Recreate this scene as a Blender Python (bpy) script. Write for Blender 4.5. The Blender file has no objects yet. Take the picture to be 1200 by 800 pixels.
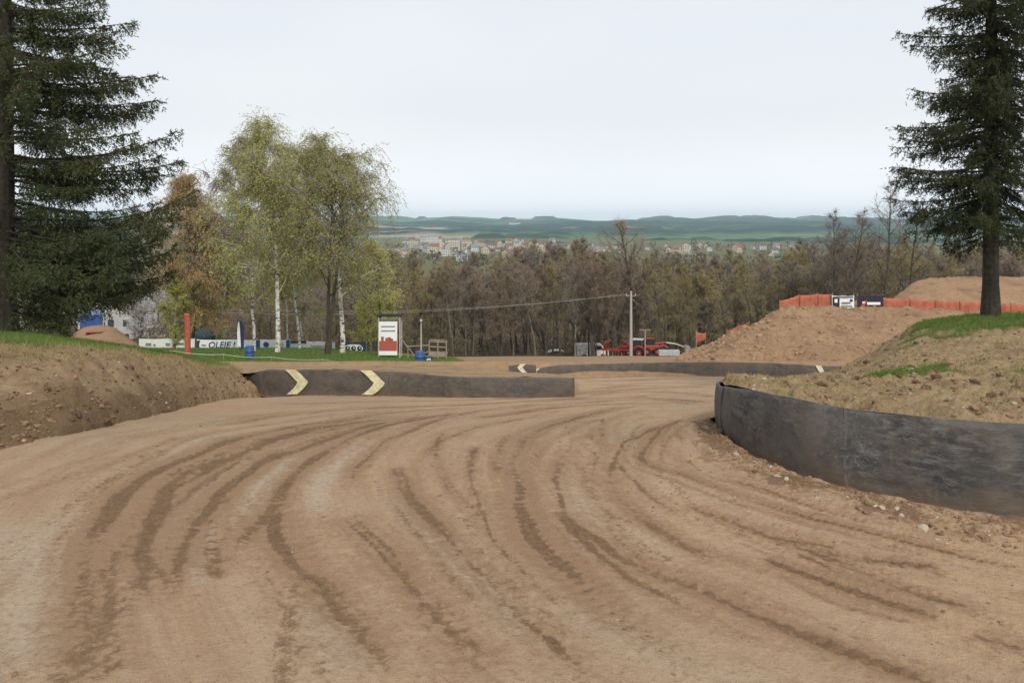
import bpy, math, random
import numpy as np
from mathutils import Vector, Matrix

# ------------------------------------------------------------------ camera, world, sun, exposure
SC = bpy.context.scene
COL = SC.collection
K = 933.33          # focal length in photograph pixels (1200 wide)
HY = 262.0          # row of the horizon
CH = 2.5            # camera height above the track
def W(px, py, d):
    return ((px - 600.0) / K * d, d, CH - (py - HY) / K * d)

cam_d = bpy.data.cameras.new('camera'); cam = bpy.data.objects.new('camera', cam_d); COL.objects.link(cam)
cam.location = (0, 0, CH); cam.rotation_euler = (math.radians(90), 0, 0)
cam_d.sensor_width = 36; cam_d.lens = 36 * K / 1200
cam_d.shift_y = -(400 - HY) / 1200
cam_d.clip_start = 0.1; cam_d.clip_end = 30000
SC.camera = cam

SUN_EL, SUN_AZ = 40, 165     # azimuth clockwise from +Y: behind the camera, a little to the right
world = bpy.data.worlds.new('World'); SC.world = world; world.use_nodes = True
wn = world.node_tree; wn.nodes.clear()
wo = wn.nodes.new('ShaderNodeOutputWorld'); bg = wn.nodes.new('ShaderNodeBackground')
sky = wn.nodes.new('ShaderNodeTexSky'); sky.sky_type = 'NISHITA'; sky.sun_disc = False
sky.sun_elevation = math.radians(SUN_EL); sky.sun_rotation = math.radians(SUN_AZ)
sky.air_density = 1.3; sky.dust_density = 4.0; sky.ozone_density = 1.0
mixw = wn.nodes.new('ShaderNodeMix'); mixw.data_type = 'RGBA'
geo = wn.nodes.new('ShaderNodeTexCoord'); nz = wn.nodes.new('ShaderNodeTexNoise')
mp = wn.nodes.new('ShaderNodeMapping'); mp.inputs['Scale'].default_value = (1.2, 1.2, 4.0)
nz.inputs['Scale'].default_value = 1.6; nz.inputs['Detail'].default_value = 4
wn.links.new(geo.outputs['Generated'], mp.inputs['Vector']); wn.links.new(mp.outputs[0], nz.inputs['Vector'])
cr = wn.nodes.new('ShaderNodeValToRGB')
cr.color_ramp.elements[0].position = 0.3; cr.color_ramp.elements[0].color = (7.1, 7.45, 8.0, 1)
cr.color_ramp.elements[1].position = 0.7; cr.color_ramp.elements[1].color = (7.85, 8.0, 8.25, 1)
wn.links.new(nz.outputs['Fac'], cr.inputs['Fac'])
mixw.inputs['Factor'].default_value = 0.88
wn.links.new(sky.outputs[0], mixw.inputs[6]); wn.links.new(cr.outputs[0], mixw.inputs[7])
sepz = wn.nodes.new('ShaderNodeSeparateXYZ'); wn.links.new(geo.outputs['Generated'], sepz.inputs[0])
mrz = wn.nodes.new('ShaderNodeMapRange'); wn.links.new(sepz.outputs[2], mrz.inputs[0]); mrz.interpolation_type = 'SMOOTHSTEP'
mrz.inputs[1].default_value = -0.02; mrz.inputs[2].default_value = 0.14; mrz.inputs[3].default_value = 1.36; mrz.inputs[4].default_value = 1.0
vm = wn.nodes.new('ShaderNodeVectorMath'); vm.operation = 'SCALE'; wn.links.new(mixw.outputs[2], vm.inputs[0]); wn.links.new(mrz.outputs[0], vm.inputs['Scale'])
wn.links.new(vm.outputs[0], bg.inputs['Color']); bg.inputs['Strength'].default_value = 0.122
wn.links.new(bg.outputs[0], wo.inputs['Surface'])

sun_d = bpy.data.lights.new('sun', 'SUN'); sun = bpy.data.objects.new('sun', sun_d); COL.objects.link(sun)
sun_d.energy = 2.5; sun_d.angle = math.radians(10); sun_d.color = (1.0, 0.94, 0.85)
_e, _a = math.radians(SUN_EL), math.radians(SUN_AZ)
sdir = Vector((math.sin(_a) * math.cos(_e), math.cos(_a) * math.cos(_e), math.sin(_e)))
sun.rotation_euler = sdir.to_track_quat('Z', 'Y').to_euler()
SC.view_settings.view_transform = 'Standard'; SC.view_settings.look = 'None'
SC.view_settings.exposure = 0.0; SC.view_settings.gamma = 1.0
SC.cycles.max_bounces = 5; SC.cycles.diffuse_bounces = 2; SC.cycles.transparent_max_bounces = 6
SC.cycles.volume_bounces = 2

rng = np.random.default_rng(11)
random.seed(5)

# ------------------------------------------------------------------ helpers
def mesh_np(name, V, F, mats=(), smooth=False, matidx=None):
    """V (n,3), F (m,k) of equal-sized faces or a list of such arrays"""
    me = bpy.data.meshes.new(name)
    V = np.asarray(V, dtype=np.float32)
    Fs = F if isinstance(F, list) else [F]
    Fs = [np.asarray(f, dtype=np.int32) for f in Fs if len(f)]
    nl = sum(f.size for f in Fs); nf = sum(len(f) for f in Fs)
    me.vertices.add(len(V)); me.vertices.foreach_set('co', V.ravel())
    me.loops.add(nl); me.polygons.add(nf)
    loops = np.concatenate([f.ravel() for f in Fs]); tot = np.concatenate([np.full(len(f), f.shape[1], np.int32) for f in Fs])
    start = np.concatenate([[0], np.cumsum(tot)[:-1]]).astype(np.int32)
    me.loops.foreach_set('vertex_index', loops)
    me.polygons.foreach_set('loop_start', start)
    me.polygons.foreach_set('loop_total', tot)
    if matidx is not None: me.polygons.foreach_set('material_index', np.asarray(matidx, np.int32))
    me.polygons.foreach_set('use_smooth', np.full(nf, smooth))
    me.update(calc_edges=True); me.validate()
    for m in mats: me.materials.append(m)
    return me
def link(name, me, parent=None, loc=None):
    o = bpy.data.objects.new(name, me); COL.objects.link(o)
    if parent is not None: o.parent = parent
    if loc is not None: o.location = loc
    return o
def empty(name, loc, rz=0.0):
    o = bpy.data.objects.new(name, None); COL.objects.link(o); o.location = loc; o.rotation_euler = (0, 0, rz)
    o.empty_display_size = 0.3
    return o
def tag(o, label=None, cat=None, group=None, kind=None):
    if label: o['label'] = label
    if cat: o['category'] = cat
    if group: o['group'] = group
    if kind: o['kind'] = kind
    return o
def copy_tree(o, parent=None):
    c = o.copy(); COL.objects.link(c)
    if parent is not None: c.parent = parent
    for ch in list(o.children): copy_tree(ch, c)
    return c

class MB:
    def __init__(s): s.v = []; s.f = []; s.sm = []
    def add(s, vs, fs):
        n = len(s.v); s.v += [tuple(v) for v in vs]; s.f += [tuple(i + n for i in f) for f in fs]
    def box(s, c, size, rz=0.0, bev=0.0, taper=1.0, M=None):
        x, y, z = [q / 2 for q in size]
        b = min(bev, x * .9, y * .9, z * .9)
        ring = [(-x + b, -y), (x - b, -y), (x, -y + b), (x, y - b), (x - b, y), (-x + b, y), (-x, y - b), (-x, -y + b)] if b > 0 else [(-x, -y), (x, -y), (x, y), (-x, y)]
        vs = []
        lv = [(-z, 1 if b == 0 else (1 - b / max(x, y)), 1), (-z + b, 1, 1), (z - b, 1, taper), (z, 1 if b == 0 else (1 - b / max(x, y)), taper)] if b > 0 else [(-z, 1, 1), (z, 1, taper)]
        for (zz, k, t) in lv:
            for (a, d) in ring: vs.append((a * k * t, d * k * t, zz))
        n = len(ring); fs = []
        for l in range(len(lv) - 1):
            for i in range(n):
                j = (i + 1) % n; fs.append((l * n + i, l * n + j, (l + 1) * n + j, (l + 1) * n + i))
        fs.append(tuple(range(n))[::-1]); fs.append(tuple((len(lv) - 1) * n + i for i in range(n)))
        R = Matrix.Rotation(rz, 3, 'Z') if M is None else M
        s.add([R @ Vector(v) + Vector(c) for v in vs], fs); return s
    def tube(s, pts, rs, n=8, cap=True):
        pts = [Vector(p) for p in pts]
        if not hasattr(rs, '__len__'): rs = [rs] * len(pts)
        vs = []; fs = []
        up = Vector((0, 0, 1))
        for i, p in enumerate(pts):
            d = (pts[min(i + 1, len(pts) - 1)] - pts[max(i - 1, 0)])
            d = d.normalized() if d.length > 1e-9 else up
            a = d.cross(up)
            if a.length < 0.05: a = d.cross(Vector((1, 0, 0)))
            a.normalize(); b = d.cross(a)
            for k in range(n):
                t = 2 * math.pi * k / n
                vs.append(p + (a * math.cos(t) + b * math.sin(t)) * rs[i])
        for i in range(len(pts) - 1):
            for k in range(n):
                j = (k + 1) % n; fs.append((i * n + k, i * n + j, (i + 1) * n + j, (i + 1) * n + k))
        if cap: fs.append(tuple(range(n))[::-1]); fs.append(tuple((len(pts) - 1) * n + k for k in range(n)))
        s.add(vs, fs); return s
    def prism(s, poly, y0, y1, M=None):
        """poly in x,z extruded along y"""
        n = len(poly); vs = [(p[0], y0, p[1]) for p in poly] + [(p[0], y1, p[1]) for p in poly]
        fs = [tuple(range(n)), tuple(range(2 * n - 1, n - 1, -1))]
        for i in range(n):
            j = (i + 1) % n; fs.append((j, i, i + n, j + n))
        if M is not None: vs = [M @ Vector(v) for v in vs]
        s.add(vs, fs); return s
    def mesh(s, name, mat=None, smooth=False):
        me = bpy.data.meshes.new(name); me.from_pydata(s.v, [], s.f)
        if smooth: me.polygons.foreach_set('use_smooth', [True] * len(me.polygons))
        if mat: me.materials.append(mat)
        me.update(); return me
    def build(s, name, mat=None, parent=None, smooth=False):
        return link(name, s.mesh(name, mat, smooth), parent)

# numpy value noise -------------------------------------------------
def _hash(ix, iy, seed):
    h = (ix.astype(np.int64) * 374761393 + iy.astype(np.int64) * 668265263 + seed * 1442695041) & 0xffffffff
    h = ((h ^ (h >> 13)) * 1274126177) & 0xffffffff
    return ((h ^ (h >> 16)) & 0xffffff) / float(0xffffff)
def vnoise(x, y, seed=0):
    ix = np.floor(x); iy = np.floor(y); fx = x - ix; fy = y - iy
    fx = fx * fx * (3 - 2 * fx); fy = fy * fy * (3 - 2 * fy)
    a = _hash(ix, iy, seed); b = _hash(ix + 1, iy, seed); c = _hash(ix, iy + 1, seed); d = _hash(ix + 1, iy + 1, seed)
    return (a + (b - a) * fx) * (1 - fy) + (c + (d - c) * fx) * fy
def fbm(x, y, oct=4, seed=0, gain=0.5):
    r = 0; a = 1; s = 0
    for o in range(oct):
        r = r + a * (vnoise(x * 2 ** o + o * 17.3, y * 2 ** o - o * 9.1, seed + o) - .5); s += a; a *= gain
    return r / s * 2
def sstep(a, b, x):
    t = np.clip((x - a) / (b - a), 0, 1); return t * t * (3 - 2 * t)

# ------------------------------------------------------------------ materials
def new_mat(name, rough=0.9, spec=0.2):
    m = bpy.data.materials.new(name); m.use_nodes = True; nt = m.node_tree
    b = nt.nodes['Principled BSDF']; b.inputs['Roughness'].default_value = rough
    b.inputs['Specular IOR Level'].default_value = spec
    return m, nt, b
def N(nt, t, **kw):
    n = nt.nodes.new(t)
    for k, v in kw.items():
        if k in n.inputs: n.inputs[k].default_value = v
        else: setattr(n, k, v)
    return n
def mixc(nt, fac, a, b, blend='MIX'):
    n = nt.nodes.new('ShaderNodeMix'); n.data_type = 'RGBA'; n.blend_type = blend
    for sock, val in ((n.inputs[0], fac), (n.inputs[6], a), (n.inputs[7], b)):
        if hasattr(val, 'is_linked'): nt.links.new(val, sock)
        elif isinstance(val, (int, float)): sock.default_value = val
        else: sock.default_value = tuple(val) + ((1,) if len(val) == 3 else ())
    return n.outputs[2]
def ramp(nt, val, p0, p1, c0=0.0, c1=1.0):
    n = nt.nodes.new('ShaderNodeMapRange'); nt.links.new(val, n.inputs[0])
    n.inputs[1].default_value = p0; n.inputs[2].default_value = p1; n.inputs[3].default_value = c0; n.inputs[4].default_value = c1
    return n.outputs[0]
def noise(nt, vec, scale, detail=4, rough=0.55, dist=0.0):
    n = N(nt, 'ShaderNodeTexNoise'); n.inputs['Scale'].default_value = scale; n.inputs['Detail'].default_value = detail
    n.inputs['Roughness'].default_value = rough; n.inputs['Distortion'].default_value = dist
    if vec is not None: nt.links.new(vec, n.inputs['Vector'])
    return n.outputs['Fac']
def objvec(nt, scale=(1, 1, 1), kind='Object'):
    t = N(nt, 'ShaderNodeTexCoord'); m = N(nt, 'ShaderNodeMapping'); m.inputs['Scale'].default_value = scale
    nt.links.new(t.outputs[kind], m.inputs['Vector']); return m.outputs[0]
def bump(nt, b, h, strength=0.5, dist=0.02):
    n = N(nt, 'ShaderNodeBump'); n.inputs['Strength'].default_value = strength; n.inputs['Distance'].default_value = dist
    nt.links.new(h, n.inputs['Height']); nt.links.new(n.outputs[0], b.inputs['Normal'])

def simple(name, col, rough=0.7, var=0.15, scale=6.0, spec=0.3, col2=None, metallic=0.0):
    m, nt, b = new_mat(name, rough, spec)
    v = objvec(nt); f = noise(nt, v, scale, 4)
    c2 = col2 if col2 else tuple(c * (1 - var * 2) for c in col)
    nt.links.new(mixc(nt, ramp(nt, f, .3, .7), col, c2), b.inputs['Base Color'])
    b.inputs['Metallic'].default_value = metallic
    return m

def soil_mat(name, c_a, c_b, c_dark, grass=True):
    """loose earth; colour attribute 'Col' r = grass, g = dark turned earth, b = straw coloured cover"""
    m, nt, b = new_mat(name, 0.95, 0.1)
    v = objvec(nt)
    n1 = noise(nt, v, 0.55, 5, .6); n2 = noise(nt, v, 3.0, 6, .65); n3 = noise(nt, v, 16, 6, .7); n4 = noise(nt, v, 60, 3, .6)
    base = mixc(nt, ramp(nt, n1, .35, .65), c_a, c_b)
    base = mixc(nt, ramp(nt, n2, .48, .75, 0, .8), base, c_dark)
    base = mixc(nt, ramp(nt, n3, .55, .8, 0, .85), base, tuple(c * .55 for c in c_dark))
    base = mixc(nt, ramp(nt, n3, .42, .22, 0, .7), base, tuple(min(1, c * 1.45) for c in c_a))
    at = N(nt, 'ShaderNodeAttribute', attribute_name='Col'); sep = N(nt, 'ShaderNodeSeparateColor')
    nt.links.new(at.outputs['Color'], sep.inputs[0])
    base = mixc(nt, sep.outputs[1], base, tuple(c * .6 for c in c_dark))
    straw = mixc(nt, ramp(nt, n3, .35, .65), (.50, .38, .20), (.26, .19, .095))
    base = mixc(nt, sep.outputs[2], base, straw)
    gr = mixc(nt, ramp(nt, n3, .3, .7), (.075, .14, .022), (.16, .19, .05))
    base = mixc(nt, sep.outputs[0], base, gr)
    nt.links.new(base, b.inputs['Base Color'])
    h = N(nt, 'ShaderNodeMath', operation='ADD'); nt.links.new(n3, h.inputs[0]); nt.links.new(n4, h.inputs[1])
    h2 = N(nt, 'ShaderNodeMath', operation='ADD'); nt.links.new(n2, h2.inputs[0]); nt.links.new(h.outputs[0], h2.inputs[1])
    bump(nt, b, h2.outputs[0], 0.9, 0.05)
    return m

M = {}
M['bank'] = soil_mat('bank_earth', (.42, .295, .18), (.35, .24, .14), (.23, .145, .08))
M['mound'] = soil_mat('mound_earth', (.38, .25, .15), (.32, .205, .12), (.19, .115, .065))

def track_material():
    m, nt, b = new_mat('track_earth', 0.9, 0.15)
    uvn = N(nt, 'ShaderNodeUVMap'); uvn.uv_map = 'flow'
    def flow(sx, sy):
        mp = N(nt, 'ShaderNodeMapping'); mp.inputs['Scale'].default_value = (sx, sy, 1); nt.links.new(uvn.outputs[0], mp.inputs['Vector']); return mp.outputs[0]
    v = objvec(nt)
    st1 = noise(nt, flow(.30, 2.6), 1.0, 6, .65, .5)      # broad streaks along the driving line
    st2 = noise(nt, flow(.9, 9.0), 1.0, 6, .7, .6)
    st3 = noise(nt, flow(1.6, 24.0), 1.0, 4, .6, .2)
    big = noise(nt, v, .28, 4, .5); mid = noise(nt, v, 1.7, 6, .65); fine = noise(nt, v, 22, 6, .7); grit = noise(nt, v, 90, 3, .6)
    c = mixc(nt, ramp(nt, big, .35, .65), (.43, .295, .175), (.375, .27, .18))
    c = mixc(nt, ramp(nt, st1, .5, .68, 0, .5), c, (.31, .19, .11))
    c = mixc(nt, ramp(nt, st1, .42, .25, 0, .35), c, (.48, .365, .26))
    c = mixc(nt, ramp(nt, st2, .54, .75, 0, .6), c, (.25, .155, .09))
    c = mixc(nt, ramp(nt, mid, .52, .78, 0, .55), c, (.27, .155, .085))
    c = mixc(nt, ramp(nt, mid, .4, .2, 0, .5), c, (.50, .355, .235))
    at = N(nt, 'ShaderNodeAttribute', attribute_name='Col'); sep = N(nt, 'ShaderNodeSeparateColor')
    nt.links.new(at.outputs['Color'], sep.inputs[0])
    c = mixc(nt, sep.outputs[1], c, mixc(nt, ramp(nt, fine, .3, .7), (.45, .36, .275), (.39, .31, .23)))   # packed, greyish swept strips
    fine2 = noise(nt, v, 9, 6, .75)
    def addm(a, b_, k):
        m1 = N(nt, 'ShaderNodeMath', operation='MULTIPLY_ADD'); nt.links.new(b_, m1.inputs[0]); m1.inputs[1].default_value = k
        if hasattr(a, 'is_linked'): nt.links.new(a, m1.inputs[2])
        else: m1.inputs[2].default_value = a
        return m1.outputs[0]
    crumb = addm(addm(-.8, fine, .8), fine2, .8)
    bandm = ramp(nt, addm(crumb, sep.outputs[2], 1.0), .10, .5, 0, .85)
    c = mixc(nt, bandm, c, (.285, .18, .105))                                            # loosened soil beside the wheel lines
    rutm = ramp(nt, addm(crumb, sep.outputs[0], 1.0), .24, .42, 0, .92)
    c = mixc(nt, rutm, c, mixc(nt, ramp(nt, fine, .35, .65), (.13, .078, .043), (.225, .14, .08)))  # turned moist earth in ruts
    c = mixc(nt, ramp(nt, st3, .58, .82, 0, .3), c, (.24, .15, .09))
    c = mixc(nt, ramp(nt, fine, .55, .70, 0, .5), c, (.23, .145, .085)); c = mixc(nt, ramp(nt, grit, .40, .28, 0, .6), c, (.16, .10, .055))
    c = mixc(nt, ramp(nt, grit, .66, .82, 0, .6), c, (.5, .4, .3))
    nt.links.new(c, b.inputs['Base Color'])
    s = None
    for o, k in ((st2, .45), (st3, .22), (mid, .9), (fine, 1.0), (grit, .45)):
        mu = N(nt, 'ShaderNodeMath', operation='MULTIPLY'); nt.links.new(o, mu.inputs[0]); mu.inputs[1].default_value = k
        if s is None: s = mu.outputs[0]
        else:
            ad = N(nt, 'ShaderNodeMath', operation='ADD'); nt.links.new(s, ad.inputs[0]); nt.links.new(mu.outputs[0], ad.inputs[1]); s = ad.outputs[0]
    bump(nt, b, s, .8, 0.035)
    return m
M['track'] = track_material()

def ground_material():
    m, nt, b = new_mat('open_ground', 0.95, 0.1)
    v = objvec(nt)
    at = N(nt, 'ShaderNodeAttribute', attribute_name='Col')
    n1 = noise(nt, v, .25, 5, .6); n2 = noise(nt, v, 2.2, 6, .7)
    c = mixc(nt, ramp(nt, n1, .3, .7, .0, .35), at.outputs['Color'], (.16, .12, .06))
    c = mixc(nt, ramp(nt, n2, .45, .75, 0, .5), c, (.10, .075, .04))
    nt.links.new(c, b.inputs['Base Color']); bump(nt, b, n2, .6, .1)
    return m
M['ground'] = ground_material()

def hill_material():
    m, nt, b = new_mat('hill_land', 1.0, 0.0)
    v = objvec(nt); at = N(nt, 'ShaderNodeAttribute', attribute_name='Col')
    n1 = noise(nt, v, .008, 6, .65); n2 = noise(nt, v, .03, 4, .7)
    c = mixc(nt, ramp(nt, n1, .35, .7, 0, .45), at.outputs['Color'], (.035, .06, .025))
    c = mixc(nt, ramp(nt, n2, .5, .8, 0, .5), c, (.03, .05, .02))
    nt.links.new(c, b.inputs['Base Color']); return m
M['hill'] = hill_material()

def N_mul(nt, a, b):
    n = N(nt, 'ShaderNodeMath', operation='MULTIPLY'); nt.links.new(a, n.inputs[0]); nt.links.new(b, n.inputs[1]); return n.outputs[0]
def rubber_material():
    m, nt, b = new_mat('scuffed_rubber', 0.62, 0.35)
    v = objvec(nt); vs = objvec(nt, (1, 1, 3.5)); vd = objvec(nt, (1.2, 1.2, 1.4))
    a = noise(nt, v, 1.3, 6, .65, .6); s = noise(nt, vs, 5.5, 7, .8, .35); f = noise(nt, v, 26, 6, .75, .8); d = noise(nt, vd, 1.6, 6, .7, .5)
    a2 = noise(nt, v, .8, 4, .6, .8)
    c = mixc(nt, ramp(nt, a, .35, .65), (.034, .033, .033), (.072, .069, .064))
    c = mixc(nt, N_mul(nt, ramp(nt, s, .46, .62, 0, .95), ramp(nt, a, .62, .42, .25, 1)), c, (.14, .14, .142))
    c = mixc(nt, ramp(nt, d, .45, .65, 0, .75), c, (.13, .11, .088))
    c = mixc(nt, N_mul(nt, ramp(nt, f, .52, .72, 0, .9), ramp(nt, a2, .48, .66)), c, (.33, .33, .33))
    at = N(nt, 'ShaderNodeAttribute', attribute_name='dust')      # mud splashed up from the foot
    fm = N(nt, 'ShaderNodeMath', operation='MULTIPLY'); nt.links.new(at.outputs['Fac'], fm.inputs[0]); nt.links.new(ramp(nt, a, .3, .65, .4, 1.2), fm.inputs[1])
    c = mixc(nt, fm.outputs[0], c, (.17, .12, .08))
    nt.links.new(c, b.inputs['Base Color'])
    nt.links.new(ramp(nt, s, .4, .7, .5, .85), b.inputs['Roughness'])
    ad = N(nt, 'ShaderNodeMath', operation='ADD'); nt.links.new(f, ad.inputs[0]); nt.links.new(s, ad.inputs[1])
    bump(nt, b, ad.outputs[0], .35, .02); return m
M['rubber'] = rubber_material()
M['yellow'] = simple('chevron_yellow', (.80, .77, .50), .6, col2=(.5, .45, .28), scale=9)
M['pale'] = simple('chevron_pale', (.78, .75, .60), .6, col2=(.5, .45, .35), scale=9)

def leafy(name, c1, c2, c3, trans=0.25, scale=.9, rough=.7):
    m, nt, b = new_mat(name, rough, .15)
    oi = N(nt, 'ShaderNodeObjectInfo'); v = objvec(nt)
    n1 = noise(nt, v, scale, 3, .6); n2 = noise(nt, v, scale * 9, 3, .6)
    c = mixc(nt, ramp(nt, n1, .35, .65), c1, c2); c = mixc(nt, ramp(nt, n2, .4, .7, 0, .8), c, c3)
    hs = N(nt, 'ShaderNodeHueSaturation'); nt.links.new(c, hs.inputs['Color'])
    nt.links.new(ramp(nt, oi.outputs['Random'], 0, 1, .78, 1.2), hs.inputs['Value'])
    c = hs.outputs[0]
    nt.links.new(c, b.inputs['Base Color'])
    if trans:
        tr = N(nt, 'ShaderNodeBsdfTranslucent'); nt.links.new(c, tr.inputs['Color'])
        mx = N(nt, 'ShaderNodeMixShader'); mx.inputs[0].default_value = trans
        nt.links.new(b.outputs[0], mx.inputs[1]); nt.links.new(tr.outputs[0], mx.inputs[2])
        nt.links.new(mx.outputs[0], nt.nodes['Material Output'].inputs['Surface'])
    return m
M['needle'] = leafy('spruce_needles', (.052, .068, .028), (.078, .085, .036), (.034, .044, .02), .1, .8)
M['cone'] = leafy('spruce_cones', (.10, .05, .028), (.13, .07, .035), (.07, .04, .025), 0)
M['bark_spruce'] = simple('spruce_bark', (.06, .05, .038), .95, col2=(.022, .018, .013), scale=9)
M['bark_dark'] = leafy('dark_bark', (.11, .09, .07), (.075, .062, .048), (.05, .04, .032), 0, 2)
M['bark_grey'] = leafy('grey_bark', (.22, .20, .17), (.16, .14, .12), (.10, .09, .07), 0, 2)
M['twig_brown'] = leafy('brown_twigs', (.29, .23, .17), (.24, .19, .14), (.17, .14, .105), 0, .5)
M['twig_grey'] = leafy('grey_twigs', (.24, .21, .185), (.18, .16, .14), (.14, .12, .105), 0, .5)
M['leaf_olive'] = leafy('olive_buds', (.31, .265, .10), (.25, .215, .085), (.34, .27, .12), .3, .4)
M['leaf_brown'] = leafy('brown_buds', (.25, .18, .12), (.20, .145, .095), (.15, .11, .075), .2, .4)
M['leaf_green'] = leafy('green_leaves', (.10, .15, .035), (.075, .11, .03), (.15, .18, .05), .3, .5)
M['leaf_birch'] = leafy('birch_leaves', (.50, .51, .15), (.42, .44, .12), (.55, .50, .18), .45, .5)
M['leaf_birch2'] = leafy('golden_birch_leaves', (.50, .49, .15), (.42, .42, .12), (.55, .49, .17), .45, .5)
M['leaf_orange'] = leafy('rusty_catkins', (.42, .27, .13), (.36, .25, .11), (.38, .31, .13), .35, .5)
M['blossom'] = leafy('white_blossom', (.62, .60, .57), (.5, .48, .45), (.7, .68, .66), .3, .7)
M['shrub'] = leafy('undergrowth', (.12, .10, .05), (.085, .07, .04), (.15, .12, .06), .15, .15)
M['grass_blade'] = leafy('grass_blades', (.085, .17, .026), (.13, .20, .045), (.17, .19, .06), .3, .8)
M['dry_blade'] = leafy('dry_grass', (.42, .33, .17), (.33, .25, .12), (.22, .19, .08), .2, .8)
def birch_bark():
    m, nt, b = new_mat('birch_bark', .8, .2)
    v = objvec(nt, (1, 1, 2.2)); f = noise(nt, v, 2.6, 6, .7, .5); g = noise(nt, objvec(nt, (2, 2, 9)), 3.0, 4, .6)
    c = mixc(nt, ramp(nt, f, .5, .58), (.62, .60, .55), (.04, .035, .03))
    c = mixc(nt, ramp(nt, g, .6, .68), c, (.05, .045, .04))
    nt.links.new(c, b.inputs['Base Color']); return m
M['bark_birch'] = birch_bark()

# ------------------------------------------------------------------ terrain profile
_py = np.array([-60, 0, 7.5, 9.4, 11.0, 13, 18, 26, 34, 43.0, 43.5, 50, 55, 60, 70, 84, 97, 108, 130, 200, 400, 900, 1600, 2600, 20000.])
_pz = np.array([.0, 0, 0, -.05, -.30, -.68, -1.63, -3.15, -4.40, -5.75, -5.05, -6.2, -6.95, -7.7, -9.3, -11.5, -13.65, -15.4, -18.5, -24, -31, -37, -41, -43, -43.])
def ztrack(Y):
    return np.interp(Y, _py[:10], _pz[:10])
def zbase(X, Y):
    z = np.interp(Y, _py, _pz)
    z = z + .75 * sstep(-6, -16, X) * sstep(48, 60, Y) * sstep(100, 80, Y)
    near = sstep(43.2, 42.6, Y)
    z = z - .07 * near
    z = z - near * sstep(-5, -20, X) * 1.2 - near * sstep(4, 16, X) * sstep(8, 18, Y) * 1.2
    return z
def grid_faces(nu, nv):
    i = np.arange(nu - 1)[:, None] * nv + np.arange(nv - 1)[None, :]
    return np.stack([i, i + nv, i + nv + 1, i + 1], -1).reshape(-1, 4)
def set_col(me, rgb):
    a = me.color_attributes.new('Col', 'FLOAT_COLOR', 'POINT')
    c = np.ones((len(rgb), 4), np.float32); c[:, :3] = rgb; a.data.foreach_set('color', c.ravel())

# --- ground sheet
def build_ground():
    xs = np.concatenate([-np.geomspace(6, 9000, 100)[::-1], np.linspace(-5.5, 5.5, 14), np.geomspace(6, 9000, 100)])
    ys = np.concatenate([np.linspace(-60, 0, 14)[:-1], np.linspace(0, 60, 130)[:-1], np.geomspace(60, 9500, 170)])
    X, Y = np.meshgrid(xs, ys, indexing='ij'); Z = zbase(X, Y)
    amp = np.interp(Y, [0, 60, 200, 2000, 9000], [.02, .12, .7, 2.0, 2.0])
    Z = Z + amp * fbm(X / (4 + Y * .06), Y / (4 + Y * .06), 3, 3)
    dirt = np.array([.33, .215, .13]); grass = np.array([.075, .135, .03]); litter = np.array([.07, .052, .032]); field = np.array([.11, .12, .05])
    C = np.zeros(X.shape + (3,)) + dirt
    g = sstep(43, 46, Y) * sstep(-1.5, -5.0, X + (Y - 46) * .12) * sstep(90, 70, Y)
    C = C * (1 - g[..., None]) + grass * g[..., None]
    g = np.maximum(sstep(98, 103, Y), sstep(-26, -34, X) * sstep(30, 50, Y)); C = C * (1 - g[..., None]) + litter * g[..., None]
    g = sstep(240, 320, Y); C = C * (1 - g[..., None]) + field * g[..., None]
    me = mesh_np('ground', np.stack([X, Y, Z], -1).reshape(-1, 3), grid_faces(*X.shape), [M['ground']], True)
    set_col(me, C.reshape(-1, 3))
    tag(link('ground', me), kind='structure')
build_ground()

# --- bicubic patches
def catmull(P, n, axis=0):
    """resample the control points along axis 0 into n points with a Catmull-Rom spline"""
    P = np.asarray(P, float); m = len(P)
    u = np.linspace(0, m - 1, n); i = np.clip(np.floor(u).astype(int), 0, m - 2); t = (u - i)
    sh = (n,) + (1,) * (P.ndim - 1); t = t.reshape(sh)
    p0 = P[np.clip(i - 1, 0, m - 1)]; p1 = P[i]; p2 = P[i + 1]; p3 = P[np.clip(i + 2, 0, m - 1)]
    return .5 * ((2 * p1) + (-p0 + p2) * t + (2 * p0 - 5 * p1 + 4 * p2 - p3) * t ** 2 + (-p0 + 3 * p1 - 3 * p2 + p3) * t ** 3)
def polyline(pts, n):
    P = catmull(np.array(pts, float), n * 6); d = np.linalg.norm(np.diff(P[:, :2], axis=0), axis=1); c = np.concatenate([[0], np.cumsum(d)])
    s = np.linspace(0, c[-1], n); return np.stack([np.interp(s, c, P[:, k]) for k in range(P.shape[1])], -1), s
def patch(name, ctrl, nu, nv, mat, disp, cols, pin=0, ridge=.0):
    """ctrl [u][v] of points; disp(X,Y,u,v)->height; cols(X,Y,u,v)->rgb"""
    C = np.asarray(ctrl, float)
    A = catmull(C, nu); A = np.swapaxes(catmull(np.swapaxes(A, 0, 1), nv), 0, 1)
    U, V = np.meshgrid(np.linspace(0, C.shape[0] - 1, nu), np.linspace(0, C.shape[1] - 1, nv), indexing='ij')
    X, Y = A[..., 0], A[..., 1]
    A[..., 2] += disp(X, Y, U, V) * (sstep(0, .25, V) if pin else 1)
    me = mesh_np(name, A.reshape(-1, 3), grid_faces(nu, nv), [mat], True)
    set_col(me, cols(X, Y, U, V).reshape(-1, 3))
    o = link(name, me); tag(o, kind='structure'); return o, A, U, V
def rgb(r, g, b):
    return np.stack([np.clip(r, 0, 1), np.clip(g, 0, 1), np.clip(b, 0, 1)], -1)

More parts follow.
